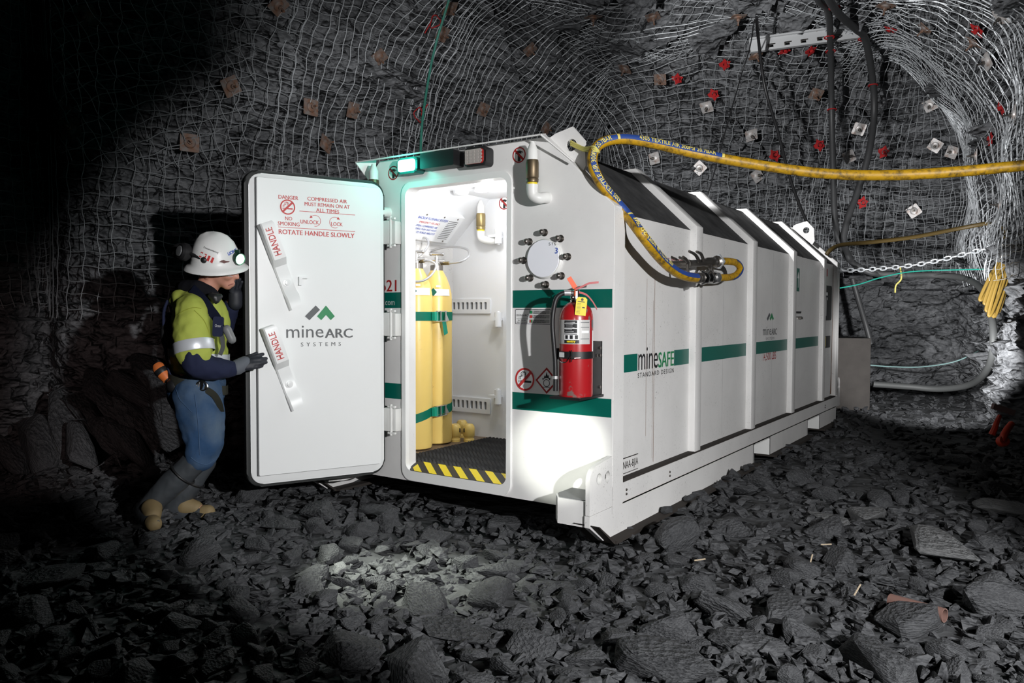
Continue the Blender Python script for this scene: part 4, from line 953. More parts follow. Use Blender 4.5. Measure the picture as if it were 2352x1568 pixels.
# flushing unit on the sloped side of the airlock
bfa, bfb = V((-1.80, .10, 2.075)), V((-1.80, 1.0, 2.075)); bfc, bfd = V((-1.97, 1.09, 1.90)), V((-1.97, .10, 1.90))
bm = new(); poly = [(-1.80, 2.075), (-1.975, 1.895), (-2.065, 1.895), (-2.065, 1.95), (-1.86, 2.14)]
plate(bm, FX, poly, (), -1.03, -.10); fu = obj('flushing_unit', bm, M_inner, CH)
e_ = V((-1.80+1.975, 0, 2.075-1.895)).normalized(); MF = frame((-1.975, 0, 1.895), (0, 1, 0), e_)
if MF.col[2].x < 0: raise SystemExit('flip')
bm = new(); text(bm, 'BACKUP FLUSHING SYSTEM', MF, .53, .86, .190, .212, .02); text(bm, 'OPEN COMPRESSED AIR', MF, .56, .80, .120, .138, .01); text(bm, 'CYLINDERS, PUSH AND HOLD', MF, .52, .81, .090, .108, .01); text(bm, 'BLUE BUTTON TO PURGE AIRLOCK', MF, .45, .82, .060, .078, .01); flat('unit_lettering', bm, M_blue, fu)
bm = new(); ngon(bm, MF, circ(.47, .165, .02, 20), .0015); flat('blue_button', bm, M_blue, fu)
bm = new(); text(bm, 'EMERGENCY USE ONLY', MF, .57, .80, .155, .172, .01); flat('unit_lettering', bm, M_red, fu)
bm = new()
for k in range(11): ngon(bm, MF, [(.875, .035+.0165*k), (.985, .035+.0165*k), (.985, .041+.0165*k), (.875, .041+.0165*k)], .0015)
flat('vent_louvre', bm, M_grey, fu)
for y_, x in ((.60, .232), (.80, .232), (.96, .232), (.78, .015), (.96, .015)): bm = new(); lathe(bm, [(.008, 0), (.006, .004), (0, .005)], MF @ V((y_, x, 0)), MF.col[2].to_3d(), 8); obj('panel_screw', bm, M_dsteel, fu)
# E-track rails, inner door hinges, dome sensor and lamp
FB = frame((0, 1.2, 0), (1, 0, 0), (0, 0, 1))
for z0, z1 in ((1.345, 1.460), (.555, .675)):
    bm = new(); holes = [rrect(-2.045+.045*i, -2.020+.045*i, z0+.032, z1-.025, .006, 2) for i in range(8)]
    plate(bm, FB, rrect(-2.062, -1.672, z0, z1, .004, 2), [h for h in holes if h[0][0] < -1.68], .0, .014); rl = obj('lashing_rail', bm, M_inner, CH)
    bm = new(); plate(bm, FB, [(-2.06, z0+.02), (-1.68, z0+.02), (-1.68, z1-.02), (-2.06, z1-.02)], (), 0, .002); obj('rail_back', bm, M_grey, rl)
for z_ in (1.935, 1.300, .705):
    bm = new(); lathe(bm, [(.0, -.065), (.012, -.065), (.012, -.055), (.028, -.055), (.028, .055), (.012, .055), (.012, .065), (0, .065)], (-1.555, 1.13, z_), (0, 0, 1), 14); box(bm, -1.63, -1.56, 1.10, 1.20, z_-.008, z_+.012); obj('inner_door_hinge', bm, M_inner, CH)
elbow(-1.70, 1.945, 2.215, 1.10, 'inner_relief_elbow', (M_brass, M_inner), 2.2)
nohand(-1.548, 2.195, FB, .05)
bm = new(); c = onp(1064, 420, (0, 0, 2.235), (0, 0, 1)); lathe(bm, [(.06, 0), (.055, .02), (.03, .032), (0, .036)], (-1.62, .75, 2.235), (0, 0, -1), 20); obj('dome_sensor', bm, M_inner, CH)
bm = new(); lathe(bm, [(.045, 0), (.045, .03), (.03, .045), (0, .048)], (-1.32, .62, 2.235), (0, 0, -1), 20); cl = obj('ceiling_lamp', bm, M_ceil, CH)
bm = new(); box(bm, -1.43, -1.36, .66, .72, 2.20, 2.235, .006); box(bm, -1.41, -1.39, .65, .67, 2.205, 2.22); obj('camera_sensor', bm, M_inner, CH)
# ribbed rubber mat
bm = new(); n_ = 44; X0, X1, Y0, Y1 = -1.66, -.20, .11, 1.16
rows = []
for i in range(n_*2+1):
    x = X0+(X1-X0)*i/(n_*2); z = .374+.010*(i % 2)
    rows.append([bm.verts.new((x+.10*(y_-.5)*(i < 3)*0-.0, y_, z)) for y_ in np.linspace(Y0, Y1, 60)])
for A, B in zip(rows, rows[1:]):
    for k in range(59): bm.faces.new((A[k], B[k], B[k+1], A[k+1]))
for v in bm.verts: v.co.z += .003*math.sin(v.co.y*160)
bmesh.ops.solidify(bm, geom=bm.faces[:], thickness=-.005)
tag(rebase(obj('rubber_mat', bm, M_black, smooth=False)), 'black ribbed rubber mat on the airlock floor behind the hazard-striped sill', 'mat')

# ------------------------------------------------------------------ fire extinguisher on its bracket
FE = thing('fire_extinguisher', 'red fire extinguisher with black hose on the chamber front', 'fire extinguisher', (EXC.x, EXC.y, .916))
H0 = .9155; r = .089
bm = new(); lathe(bm, [(0, .004), (r-.01, .004), (r-.002, 0), (r, .012), (r, .405), (r*.97, .43), (r*.84, .462), (r*.55, .485), (.03, .495), (0, .495)], (EXC.x, EXC.y, H0), (0, 0, 1), 48); obj('cylinder', bm, M_ext, FE)
vx = (CAM-EXC); vx.z = 0; vx.normalize(); va = math.degrees(math.atan2(vx.y, vx.x))
def exband(z0, z1, a0, a1, nm, m_, par, dr=.0008):
    bm = new()
    for k in range(16):
        t0, t1 = R_(va+a0+(a1-a0)*k/16), R_(va+a0+(a1-a0)*(k+1)/16)
        bm.faces.new([bm.verts.new((EXC.x+(r+dr)*math.cos(t_), EXC.y+(r+dr)*math.sin(t_), H0+z)) for t_, z in ((t0, z0), (t1, z0), (t1, z1), (t0, z1))])
    return obj(nm, bm, m_, par)
lb = exband(.275, .400, -78, 52, 'instruction_label', mat('label_silver', (.50, .49, .48), .4), FE)
exband(.279, .397, -42, 10, 'label_field', M_ink, lb, .0014)
exband(.297, .325, -42, 10, 'pictogram_row', M_whiteink, lb, .0018); exband(.329, .333, -42, 10, 'label_rule', M_whiteink, lb, .0018); exband(.3545, .358, -42, 10, 'label_rule', M_whiteink, lb, .0018); exband(.379, .382, -42, 10, 'label_rule', M_whiteink, lb, .0018); exband(.32, .397, 3, 10, 'label_rule', M_whiteink, lb, .0019)
exband(.332, .345, 18, 46, 'barcode', M_whiteink, lb, .0015); exband(.36, .364, 15, 48, 'label_rule', M_grey, lb, .0015); exband(.30, .304, 15, 48, 'label_rule', M_grey, lb, .0015); exband(.385, .389, 15, 48, 'label_rule', M_grey, lb, .0015)
exband(.22, .345, 66, 80, 'inspection_label', M_whiteink, FE, .001); exband(.36, .40, 62, 80, 'rating_label', M_grey, FE, .001)
def extext(s, a0, a1, z0, z1, m_, bold=.02, par=None, nm='label_lettering'):
    co, fa = text_data(s, bold); a, b = co.min(0), co.max(0); bm = new(); vv = []
    for c in co:
        t_ = R_(va+a0+(c[0]-a[0])/(b[0]-a[0])*(a1-a0)); vv.append(bm.verts.new((EXC.x+(r+.0026)*math.cos(t_), EXC.y+(r+.0026)*math.sin(t_), H0+z0+(c[1]-a[1])/(b[1]-a[1])*(z1-z0))))
    for f in fa:
        try: bm.faces.new([vv[i] for i in f])
        except ValueError: pass
    flat(nm, bm, m_, par)
extext('sentry', -32, -2, .280, .295, M_yel, .04, lb)
for k in range(3): exband(.301, .321, -38+17*k, -28+17*k, 'pictogram', M_ink, lb, .0021)
for k, (a0, a1) in enumerate(((-38, -8), (-38, -14), (-38, -6), (-36, -12), (-38, -10), (-38, -4))):
    exband(.338+.0095*k, .342+.0095*k, a0, a1, 'label_line', M_alu, lb, .0018)
zt = H0+.495; ct = V((EXC.x, EXC.y, 0)); rs = V((rt0.x, rt0.y, 0))
bm = new(); lathe(bm, [(.032, -.006), (.034, .008), (.018, .012), (.018, .055), (.014, .06), (0, .06)], (EXC.x, EXC.y, zt), (0, 0, 1), 16); tube(bm, [ct+V((0, 0, zt+.045))-rs*.055, ct+V((0, 0, zt+.045))+rs*.012], .012, 12); ball(bm, ct+V((0, 0, zt+.022))-rs*.018+vx*.012, .014)
obj('valve', bm, M_steel, FE)
for nm, L in (('squeeze_lever', [(-.005, .062, .014), (.03, .078, .014), (.065, .094, .012), (.115, .100, .008)]), ('carry_handle', [(.0, .050, .014), (.05, .035, .012), (.085, -.002, .010), (.105, -.035, .010), (.108, -.04, .010)])):
    bm = new(); P = smoothpath([ct+rs*a+V((0, 0, zt+z)) for a, z, _ in L], 5); dp_ = V((-rs.y, rs.x, 0)); rr = []
    for k, p in enumerate(P):
        hh = .012; rr.append([bm.verts.new(p+dp_*o_+V((0, 0, z))) for o_, z in ((-hh, .007), (hh, .007), (hh, -.004), (-hh, -.004))])
    for A, B in zip(rr, rr[1:]):
        for k in range(4): j = (k+1) % 4; bm.faces.new((A[k], A[j], B[j], B[k]))
    bm.faces.new(rr[0]); bm.faces.new(rr[-1]); obj(nm, bm, M_ext, FE)
bm = new(); P = smoothpath([ct-rs*.03+V((0, 0, zt+.045)), ct-rs*.07+V((0, 0, zt+.043)), ct-rs*.105+V((0, 0, zt+.015)), ct-rs*.122+V((0, 0, zt-.06)), ct-rs*.125+V((0, 0, zt-.13)), ct-rs*.118+V((0, 0, zt-.22)), ct-rs*.110+V((0, 0, zt-.32)), ct-rs*.108+V((0, 0, zt-.42)), ct-rs*.108+V((0, 0, zt-.47))], 6); tube(bm, P, .0125, 12); obj('discharge_hose', bm, M_black, FE)
bm = new(); tube(bm, P[:6], .0155, 12); obj('hose_ferrule', bm, M_alu, FE); bm = new(); tube(bm, P[-9:-7], .016, 12); obj('hose_clip', bm, M_alu, FE)
Mt = frame(ct+vx*.090+rs*.026+V((0, 0, zt-.012)), -vx.cross(V((0, 0, 1))) if False else rs*.97+V((0, 0, -.1)), (0, 0, 1))
if Mt.col[2].to_3d().dot(vx) < 0: Mt = Mt @ Matrix.Rotation(math.pi, 4, 'Y')
bm = new(); plate(bm, Mt, [(-.028, -.06), (.028, -.06), (.028, .024), (.018, .034), (-.018, .034), (-.028, .024)], (), 0, .0015); tg_ = obj('service_tag', bm, M_yel, FE)
bm = new()
for k in range(8): ngon(bm, Mt, [(-.022, -.05+k*.007), (-.002, -.05+k*.007), (-.002, -.0485+k*.007), (-.022, -.0485+k*.007)], .002)
ngon(bm, Mt, rrect(.006, .02, -.022, -.016, .001, 1), .002); ngon(bm, Mt, rrect(-.02, .016, .008, .012, .001, 1), .002); ngon(bm, Mt, circ(.002, .022, .007, 12), .002); flat('tag_print', bm, M_ink, tg_)
bm = new(); a = ct+V((0, 0, zt+.075))-rs*.008+vx*.02; Mo = frame(a, rs*.85+V((0, 0, .5)), rs*-.5+V((0, 0, .85))); plate(bm, Mo, [(-.013, -.004), (.013, -.004), (.010, .06), (-.014, .06)], (), -.002, .002); tube(bm, [a, a+V((0, 0, -.045))], .003, 6); obj('tamper_seal', bm, mat('seal_orange', (.80, .10, .02), .5), FE)

# ------------------------------------------------------------------ yellow air hose on the chamber side
def onx(px, py, x): return onp(px, py, (x, 0, 0), (1, 0, 0))
HP = [upx(2520, 366, 3.85), upx(2352, 380, 3.95), upx(2200, 394, 4.05), upx(2050, 402, 4.15), upx(1900, 399, 4.25), upx(1750, 380, 4.3), upx(1600, 353, 4.3), upx(1500, 329, 4.25), upx(1430, 319, 4.2),
      upx(1385, 327, 4.17), upx(1363, 350, 4.14), upx(1363, 385, 4.12), upx(1388, 432, 4.12), upx(1435, 487, 4.2), onx(1475, 540, .12), onx(1512, 588, .13), onx(1545, 619, .135), onx(1575, 634, .14), onx(1606, 638, .14)]
hp = smoothpath(HP, 14); hr = .0285
HO = thing('air_hose', 'long yellow and blue air hose slung across the picture and clipped to the chamber side', 'hose', HP[-1])
bm = new(); tube(bm, hp, hr, 16); obj('hose_body', bm, M_hose, HO)
harc = [0.0]
for a, b in zip(hp, hp[1:]): harc.append(harc[-1]+(b-a).length)
HA = np.array(harc); HPn = np.array([p[:] for p in hp]); HT = np.gradient(HPn, axis=0); HT /= np.linalg.norm(HT, axis=1, keepdims=True)
def hose_pt(s, th, rr, refs):
    """point on the hose skin at arc length s and turn th from the printed side"""
    P = V([np.interp(s, HA, HPn[:, k]) for k in range(3)]); T = V([np.interp(s, HA, HT[:, k]) for k in range(3)]).normalized()
    ref = V([np.interp(s, refs[0], refs[1][:, k]) for k in range(3)]); N = (ref-T*ref.dot(T)).normalized(); B = T.cross(N)
    return P+(N*math.cos(th)+B*math.sin(th))*rr
k5 = [HA[i*14] for i in range(len(HP))]
tc = -fw
refv = np.array([(upv*.7+tc*.7)[:]]*5+[(upv*.55+tc*.85)[:]]*2+[(tc*.95+upv*.35)[:]]*2+[(tc*.95+upv*.1)[:], (tc+rt*.05)[:], (tc+rt*.15)[:], (tc*.9+rt*.3+upv*.2)[:], (tc*.85+rt*.4+upv*.25)[:]]+[(tc*.85+rt*.35+upv*.3)[:]]*5)
REF = (np.array(k5), refv)
def hstrip(s0, s1, w_, nm, m_):
    bm = new(); n_ = max(4, int((s1-s0)/.03)); rows = []
    for k in range(n_+1):
        s = s0+(s1-s0)*k/n_; rows.append([bm.verts.new(hose_pt(s, w_*t, hr+.0008, REF)) for t in (-1, -.5, 0, .5, 1)])
    for A, B in zip(rows, rows[1:]):
        for j in range(4): bm.faces.new((A[j], A[j+1], B[j+1], B[j]))
    return obj(nm, bm, m_, HO)
band0, band1 = HA[int(5.6*14)], HA[-3]; s = band0
hstrip(band0, band1, .55, 'printed_band', M_hblue)
bm = new(); seg_ = .62; flip = 1
while s+.56 < band1:
    co, fa = text_data('4305 TEXTILE AIR 300PSI 20.7BAR', .015); a, b = co.min(0), co.max(0); L = .46
    sm = s+.05+L/2
    vv = []
    for c in co:
        u = (c[0]-a[0])/(b[0]-a[0]); v_ = (c[1]-a[1])/(b[1]-a[1])-.5
        vv.append(bm.verts.new(hose_pt(s+.05+L*(1-u), v_*.80, hr+.0046, REF)))
    for f in fa:
        try: bm.faces.new([vv[i] for i in f])
        except ValueError: pass
    for k in range(10):
        t0, t1 = -.55+.11*k, -.44+.11*k
        for s_ in (s+.0, ):
            bm.faces.new([bm.verts.new(hose_pt(x, t, hr+.002, REF)) for x, t in ((s_, t0), (s_+.014, t0), (s_+.014, t1), (s_, t1))])
    s += seg_
flat('hose_lettering', bm, M_hprint, HO)
# couplings, U-bend and valve at the hose end
E1 = HP[-1]; ux = (onx(1660, 637, .14)-E1).normalized()
bm = new(); lathe(bm, [(0, -.06), (.031, -.06), (.031, -.03), (.033, -.03), (.033, .0), (.030, .0), (.030, .04), (0, .04)], E1, ux, 20); obj('hose_ferrule', bm, M_dsteel, HO)
bm = new(); lathe(bm, [(0, .03), (.036, .03), (.044, .045), (.044, .075), (.034, .085), (.028, .10), (.030, .14), (.036, .15), (.036, .19), (.028, .20), (.028, .22), (.040, .23), (.042, .29), (.034, .32), (0, .32)], E1, ux, 8)
for a in (40, 220): 
    Mx = Matrix.Rotation(R_(a), 3, ux); d_ = Mx @ V((0, 0, 1)); tube(bm, [E1+ux*.05+d_*.03, E1+ux*.06+d_*.062], .012, 8)
obj('claw_coupling', bm, M_steel, HO)
E2 = onx(1668, 637, .14); U = smoothpath([E1+ux*.30, onx(1672, 637, .14), onx(1690, 632, .14), onx(1700, 618, .14), onx(1692, 604, .14), onx(1672, 600, .14), onx(1655, 600, .14)], 6)
bm = new(); tube(bm, U, .024, 14); obj('return_bend', bm, M_hose, HO)
bm = new(); rows = []; T_, N_, B_ = frames(U)
for k in range(8, len(U)-10): p = U[k]; n_ = (tc*.8+(p-onx(1678, 618, .14)).normalized()*.7).normalized(); n_ = (n_-T_[k]*n_.dot(T_[k])).normalized(); b__ = T_[k].cross(n_); rows.append([bm.verts.new(p+(n_*math.cos(t)+b__*math.sin(t))*.0248) for t in (-.5, -.2, .2, .5)])
for A, B in zip(rows, rows[1:]):
    for j in range(3): bm.faces.new((A[j], A[j+1], B[j+1], B[j]))
obj('bend_band', bm, M_hblue, HO)
E3 = onx(1655, 600, .14); E4 = onx(1578, 606, .10); u2 = (E4-E3).normalized(); L2 = (E4-E3).length
bm = new(); lathe(bm, [(0, -.02), (.025, -.02), (.025, .03), (.040, .035), (.040, .06), (.026, .07), (.026, .10), (.030, .11), (.030, .20), (.022, .21), (.022, L2-.04), (.026, L2-.03), (.026, L2), (0, L2)], E3, u2, 12); obj('valve_body', bm, M_dsteel, HO)
bm = new(); d_ = V((0, 0, 1)); lathe(bm, [(.02, .03), (.05, .034), (.05, .058), (.02, .062)], E3, u2, 5); obj('coupling_claw', bm, M_galv, HO)
for k, (ps, nm) in enumerate((([(1606, 600), (1597, 585), (1583, 577)], 'valve_lever'), ([(1616, 598), (1610, 583), (1600, 578)], 'valve_lever'), ([(1580, 604), (1576, 596), (1569, 590)], 'valve_lever'), ([(1579, 606), (1580, 618), (1581, 628)], 'valve_lever'))):
    bm = new(); tube(bm, smoothpath([onx(x, y, .15) for x, y in ps], 4), lambda t: .011-.003*t, 8); obj(nm, bm, M_dsteel, HO)
bm = new(); tube(bm, smoothpath([onx(1636, 605, .13), onx(1634, 618, .12), onx(1638, 630, .13)], 5), .013, 8); tube(bm, smoothpath([onx(1632, 608, .14), onx(1630, 620, .15), onx(1640, 632, .15)], 5), .010, 8); obj('tee_link', bm, M_dsteel, HO)
bm = new(); tube(bm, [E4, (-.04, E4.y-.02, E4.z)], .022, 12); obj('inlet_stub', bm, M_dsteel, HO)
bm = new()
lug = V((-.275, .045, 2.283))
for k in range(3): tube(bm, smoothpath([lug+V((-.02, .0, .01*k)), (lug+HP[10])/2+V((0, 0, -.012+.008*k)), HP[10]+tc*.03+V((0, 0, .012*k)), HP[10]+rt*.03, HP[10]-tc*.03+V((0, 0, .01*k)), (lug+HP[10])/2+V((0, .02, 0)), lug+V((0, .02, 0))], 5), .006, 6)
tag(rebase(obj('hose_tie', bm, M_lrope)), 'yellow cord tying the air hose to the front roof lug', 'cord')

# ------------------------------------------------------------------ cables, ropes and pipes against the back wall
def line(name, pts, r, m_, label, cat, seg=10, n=8, grp=None):
    bm = new(); tube(bm, smoothpath([upx(*p) for p in pts], n), r, seg); return tag(rebase(obj(name, bm, m_)), label, cat, grp)
line('power_cable', [(1850, -60, 7.6), (1880, 0, 8.2), (1903, 30, 8.7), (1908, 130, 9.6), (1910, 250, 10.1), (1914, 400, 10.1), (1917, 490, 10.05), (1926, 548, 10.0), (1950, 595, 9.9), (1990, 622, 9.8), (2020, 630, 9.8)], .040, M_cable, 'thick dark cable hanging down the back wall, left of the pair', 'cable')
line('power_cable', [(1880, -60, 7.5), (1905, 0, 8.1), (1930, 35, 8.6), (1965, 66, 9.1), (1988, 92, 9.4), (2004, 180, 9.9), (2008, 260, 10.1), (1996, 350, 10.0), (1970, 440, 10.0), (1948, 500, 9.95), (1938, 555, 9.9), (1955, 600, 9.8)], .042, M_cable, 'thick dark cable bowing out to the right on the back wall', 'cable')
def ow(px, py, off=.16): p, n = on_wall(px, py); return (px, py, (p-CAM).dot(fw)-off)
line('drain_pipe', [(1975, 615, 9.85), (2010, 626, 9.8), (2080, 632, 9.75), (2150, 632, 9.7), (2215, 639, 9.3), (2258, 668, 8.75), (2278, 730, 8.2), (2281, 800, 8.1), (2268, 848, 8.35), (2230, 882, 8.9), (2160, 893, 9.3), (2090, 888, 9.5), (2005, 882, 9.6)], .038, M_gcable, 'grey flexible pipe making a wide loop in front of the lower back wall', 'pipe', 12)
line('standing_pipe', [(1958, 640, 9.95), (1972, 690, 9.95), (1990, 750, 9.9), (2000, 790, 9.9)], .035, M_cable, 'dim dark pipe leaning behind the concrete block', 'pipe')
line('hanging_rope', [(1738, 40, 8.6), (1742, 90, 9.0), (1757, 200, 9.3), (1786, 300, 9.2), (1812, 400, 9.0), (1838, 475, 8.8), (1860, 524, 8.65)], .018, M_black, 'black rope running down from the ceiling to the rear roof lug', 'rope')
line('hanging_rope', [(1733, 45, 8.6), (1722, 110, 8.9), (1702, 175, 9.1), (1672, 280, 8.6), (1645, 380, 7.8), (1626, 446, 7.2)], .007, M_black, 'thin black rope slanting down left to the third roof rib', 'rope')
line('green_rope', [(1040, -30, 7.6), (1022, 30, 7.7), (1004, 90, 7.8), (990, 150, 7.8), (978, 220, 7.7), (969, 290, 7.5), (966, 352, 7.3)], .013, M_grope, 'dark green rope hanging down the left wall above the strobe', 'rope')
line('air_line', [(1898, 585, 8.6), (1910, 572, 8.6), (1935, 562, 8.7), (2000, 556, 8.8), (2100, 544, 8.85), (2200, 525, 8.8), (2268, 513, 8.6), (2296, 514, 8.4), (2309, 532, 8.3), (2309, 565, 8.25), (2297, 600, 8.25), (2285, 630, 8.3)], .024, M_brown, 'brown hose from the rear of the chamber roof to the right pillar', 'hose')
line('teal_cord', [(1930, 661, 9.0), (1975, 652, 9.2), (2020, 638, 9.4), (2090, 624, 9.5), (2180, 620, 9.4), (2266, 618, 9.0)], .008, mat('teal_cord', (.03, .38, .29), .5), 'thin teal cord strung above the grey pipe behind the chamber', 'cord')
line('pale_cord', [(1995, 838, 9.7), (2050, 842, 9.8), (2120, 842, 9.8), (2200, 828, 9.7), (2280, 788, 9.3)], .008, mat('pale_cord', (.28, .45, .44), .5), 'pale thin cord drooping inside the grey pipe loop', 'cord')
line('black_cord', [(2010, 842, 9.7), (2070, 852, 9.8), (2140, 856, 9.8), (2210, 842, 9.7), (2280, 806, 9.3)], .007, M_black, 'black thin cord drooping just below the pale cord', 'cord')
for k, (px, py) in enumerate(((1905, 86), (1908, 118), (1911, 252), (1918, 408), (1983, 90), (2005, 196), (1917, 18))):
    c = upx(px, py, (9.2, 9.5, 10.1, 10.1, 9.4, 9.95, 8.4)[k]); bm = new(); torus(bm, frame(c, rt, -fw), .055, .008, 14); tag(rebase(obj('cable_tie', bm, M_redpaint)), 'red tie round a dark cable on the back wall, %s from the top left' % ORDS[k], 'cable tie', 'red cable ties')
# chain
bm = new(); P = smoothpath([upx(1918, 622, 8.7), upx(2000, 618, 8.75), upx(2080, 611, 8.75), upx(2150, 599, 8.6), upx(2240, 577, 8.4), upx(2308, 560, 8.2)], 40); s = 0; k = 0
for a, b in zip(P, P[1:]):
    s += (b-a).length
    if s > .062:
        s = 0; k += 1; T = (b-a).normalized(); N = (V((0, 0, 1))-T*T.z).normalized(); N = N if k % 2 else T.cross(N)
        q_ = [a+T*.042*math.cos(t)+N*.021*math.sin(t) for t in [2*math.pi*i/10 for i in range(11)]]; tube(bm, q_, .0075, 5, cap=False)
tag(rebase(obj('chain', bm, M_galv)), 'steel chain strung from the chamber rear to the right pillar', 'chain')
# hank of yellow cable on the pillar
t = thing('cable_hank', 'hank of yellow cable hanging in loops on the right pillar', 'cable', upx(2270, 720, 8.1))
for k, (xa, ya, xb, yb, dp) in enumerate(((2296, 600, 2252, 682, 8.2), (2300, 602, 2262, 690, 8.15), (2304, 604, 2266, 705, 8.1), (2308, 606, 2272, 716, 8.05), (2312, 606, 2282, 718, 8.1), (2314, 608, 2290, 708, 8.15))):
    bm = new(); tube(bm, smoothpath([upx(xa, ya, dp), upx(xa*.6+xb*.4-3, ya*.6+yb*.4, dp-.02), upx(xb, yb, dp), upx(xb+6, yb+2, dp), upx(xa*.6+xb*.4+10, ya*.6+yb*.4, dp+.04), upx(xa+6, ya, dp+.04)], 6), .018, 8); obj('cable_loop', bm, mat('hank_yellow', (.24, .15, .025), .6) if k == 0 else bpy.data.materials['hank_yellow'], t)
bm = new(); tube(bm, smoothpath([upx(2300, 598, 8.15), upx(2306, 580, 8.1), upx(2318, 570, 8.0), upx(2332, 585, 7.95), upx(2345, 605, 7.9), upx(2375, 612, 7.8)], 6), .020, 8); obj('hank_tail', bm, mat('hank_pale', (.62, .52, .30), .5), t)
line('wall_hook', [(2300, 545, 8.05), (2304, 562, 8.0), (2300, 592, 8.05)], .012, M_dsteel, 'dark hook on the right pillar carrying the yellow cable hank', 'hook')
# short cords tied on the grey pipe
line('cord_end', [(2068, 615, 9.6), (2070, 640, 9.55), (2058, 655, 9.6), (2056, 672, 9.6)], .010, M_lrope, 'short pale yellow cord knotted over the grey pipe', 'cord')
# slotted white channel
t = thing('slotted_channel', 'long white slotted steel channel pinned under the ceiling mesh', 'channel', upx(1850, 90, 9.4)); a, b = upx(1722, 106, 9.4), upx(1990, 70, 9.4); Mx = frame(a, b-a, upv); L = (b-a).length
bm = new(); plate(bm, Mx, [(0, -.075), (L, -.075), (L, .075), (0, .075)], [[(L*(.15+.14*k), -.05), (L*(.20+.14*k), -.05), (L*(.20+.14*k), -.02), (L*(.15+.14*k), -.02)] for k in range(5)], 0, .012); plate(bm, Mx, [(0, .065), (L, .065), (L, .085), (0, .085)], (), 0, .05); plate(bm, Mx, [(0, -.082), (L, -.082), (L, -.075), (0, -.075)], (), -.03, .03); obj('channel_web', bm, mat('channel_white', (.55, .56, .57), .45), t)
bm = new()
for k in range(5): plate(bm, Mx, [(L*(.15+.14*k), -.052), (L*(.16+.14*k), -.052), (L*(.16+.14*k), -.02), (L*(.21+.14*k), -.02), (L*(.21+.14*k), -.010), (L*(.15+.14*k), -.010)], (), .012, .025)
obj('hook_tab', bm, M_dsteel, t)
# concrete block
p0 = plan((1893-1176)/FPX*9.3, 9.45); fl = floorz(p0.x, p0.y); bm = new(); P0 = plan((1880-1176)/FPX*9.5, 9.5); P1 = plan((2006-1176)/FPX*9.3, 9.35); ex = (P1-P0).normalized(); Mb = frame((P0.x, P0.y, fl-.03), ex, V((0, 0, 1)).cross(ex))
plate(bm, Mb, rrect(0, (P1-P0).length, 0, .62, .012, 2), (), 0, 1.09-fl); bev(bm, [e for e in bm.edges if all((Mb.inverted() @ v.co).z > .5 for v in e.verts)], .012)
tag(rebase(obj('concrete_block', bm, M_conc)), 'weathered concrete block standing on the ground behind the chamber’s rear corner', 'concrete block')
# red fittings and debris at the foot of the pillar
t = thing('red_clevis', 'orange-red clevis lying at the foot of the right pillar', 'pipe fitting', upx(2303, 1020, 6.6)); mr = mat('clevis_red', (.75, .07, .03), .4); c = upx(2303, 1013, 6.6)
bm = new(); lathe(bm, [(0, -.03), (.042, -.03), (.048, -.02), (.048, .02), (.042, .03), (.02, .032), (0, .02)], c, tc+upv*.3, 20); obj('clevis_eye', bm, mr, t)
bm = new(); tube(bm, smoothpath([c, upx(2306, 1000, 6.6), upx(2314, 985, 6.62), upx(2324, 972, 6.65)], 5), lambda q_: .034-.008*q_, 10); obj('clevis_shank', bm, mr, t)
bm = new(); tube(bm, smoothpath([upx(2278, 998, 6.7), upx(2284, 985, 6.7), upx(2290, 968, 6.72), upx(2296, 955, 6.75)], 4), lambda q_: .028-.01*q_, 8); tag(rebase(obj('red_bar', bm, mr)), 'short red bar leaning just left of the red clevis', 'pipe fitting')
bm = new(); plate(bm, frame(upx(2280, 932, 7.0), rt*.9-upv*.3, upv), [(0, -.025), (.20, -.025), (.20, .025), (0, .025)], (), -.02, .02); tag(rebase(obj('timber_offcut', bm, mat('pinkish_timber', (.30, .20, .19), .8))), 'pinkish timber offcut above the red clevis at the pillar foot', 'timber')
bm = new(); pr = to_floor(2105, 1423); ax_ = (to_floor(2150, 1436)-pr).normalized(); lathe(bm, [(.028, -.11), (.028, .11), (.024, .11), (.024, -.11)], pr+V((0, 0, .05)), ax_, 16, cap=False); tag(rebase(obj('pipe_offcut', bm, mat('rust_pipe', (.15, .08, .065), .8))), 'rusty pipe offcut lying among the rocks at lower right', 'pipe')
for k, (px, py, ang, lab) in enumerate(((1862, 1312, 75, 'pale wood splinter standing in the gravel right of the skid'), (1606, 1311, 8, 'pale wood splinter lying in front of the chamber corner'), (1968, 1384, 60, 'pale wood splinter in the right foreground'), (1896, 1274, 2, 'long thin straw lying on the dark gravel at right'), (300, 1462, 20, 'pale splinter in the lower left gravel'))):
    p = to_floor(px, py)+V((0, 0, .055)); d_ = rt*math.cos(R_(ang))+upv*math.sin(R_(ang)); bm = new(); tube(bm, [p-d_*.025, p+d_*.03], .0035, 5); tag(rebase(obj('splinter', bm, mat('straw', (.42, .34, .24), .8) if k == 0 else bpy.data.materials['straw'])), lab, 'wood splinter')

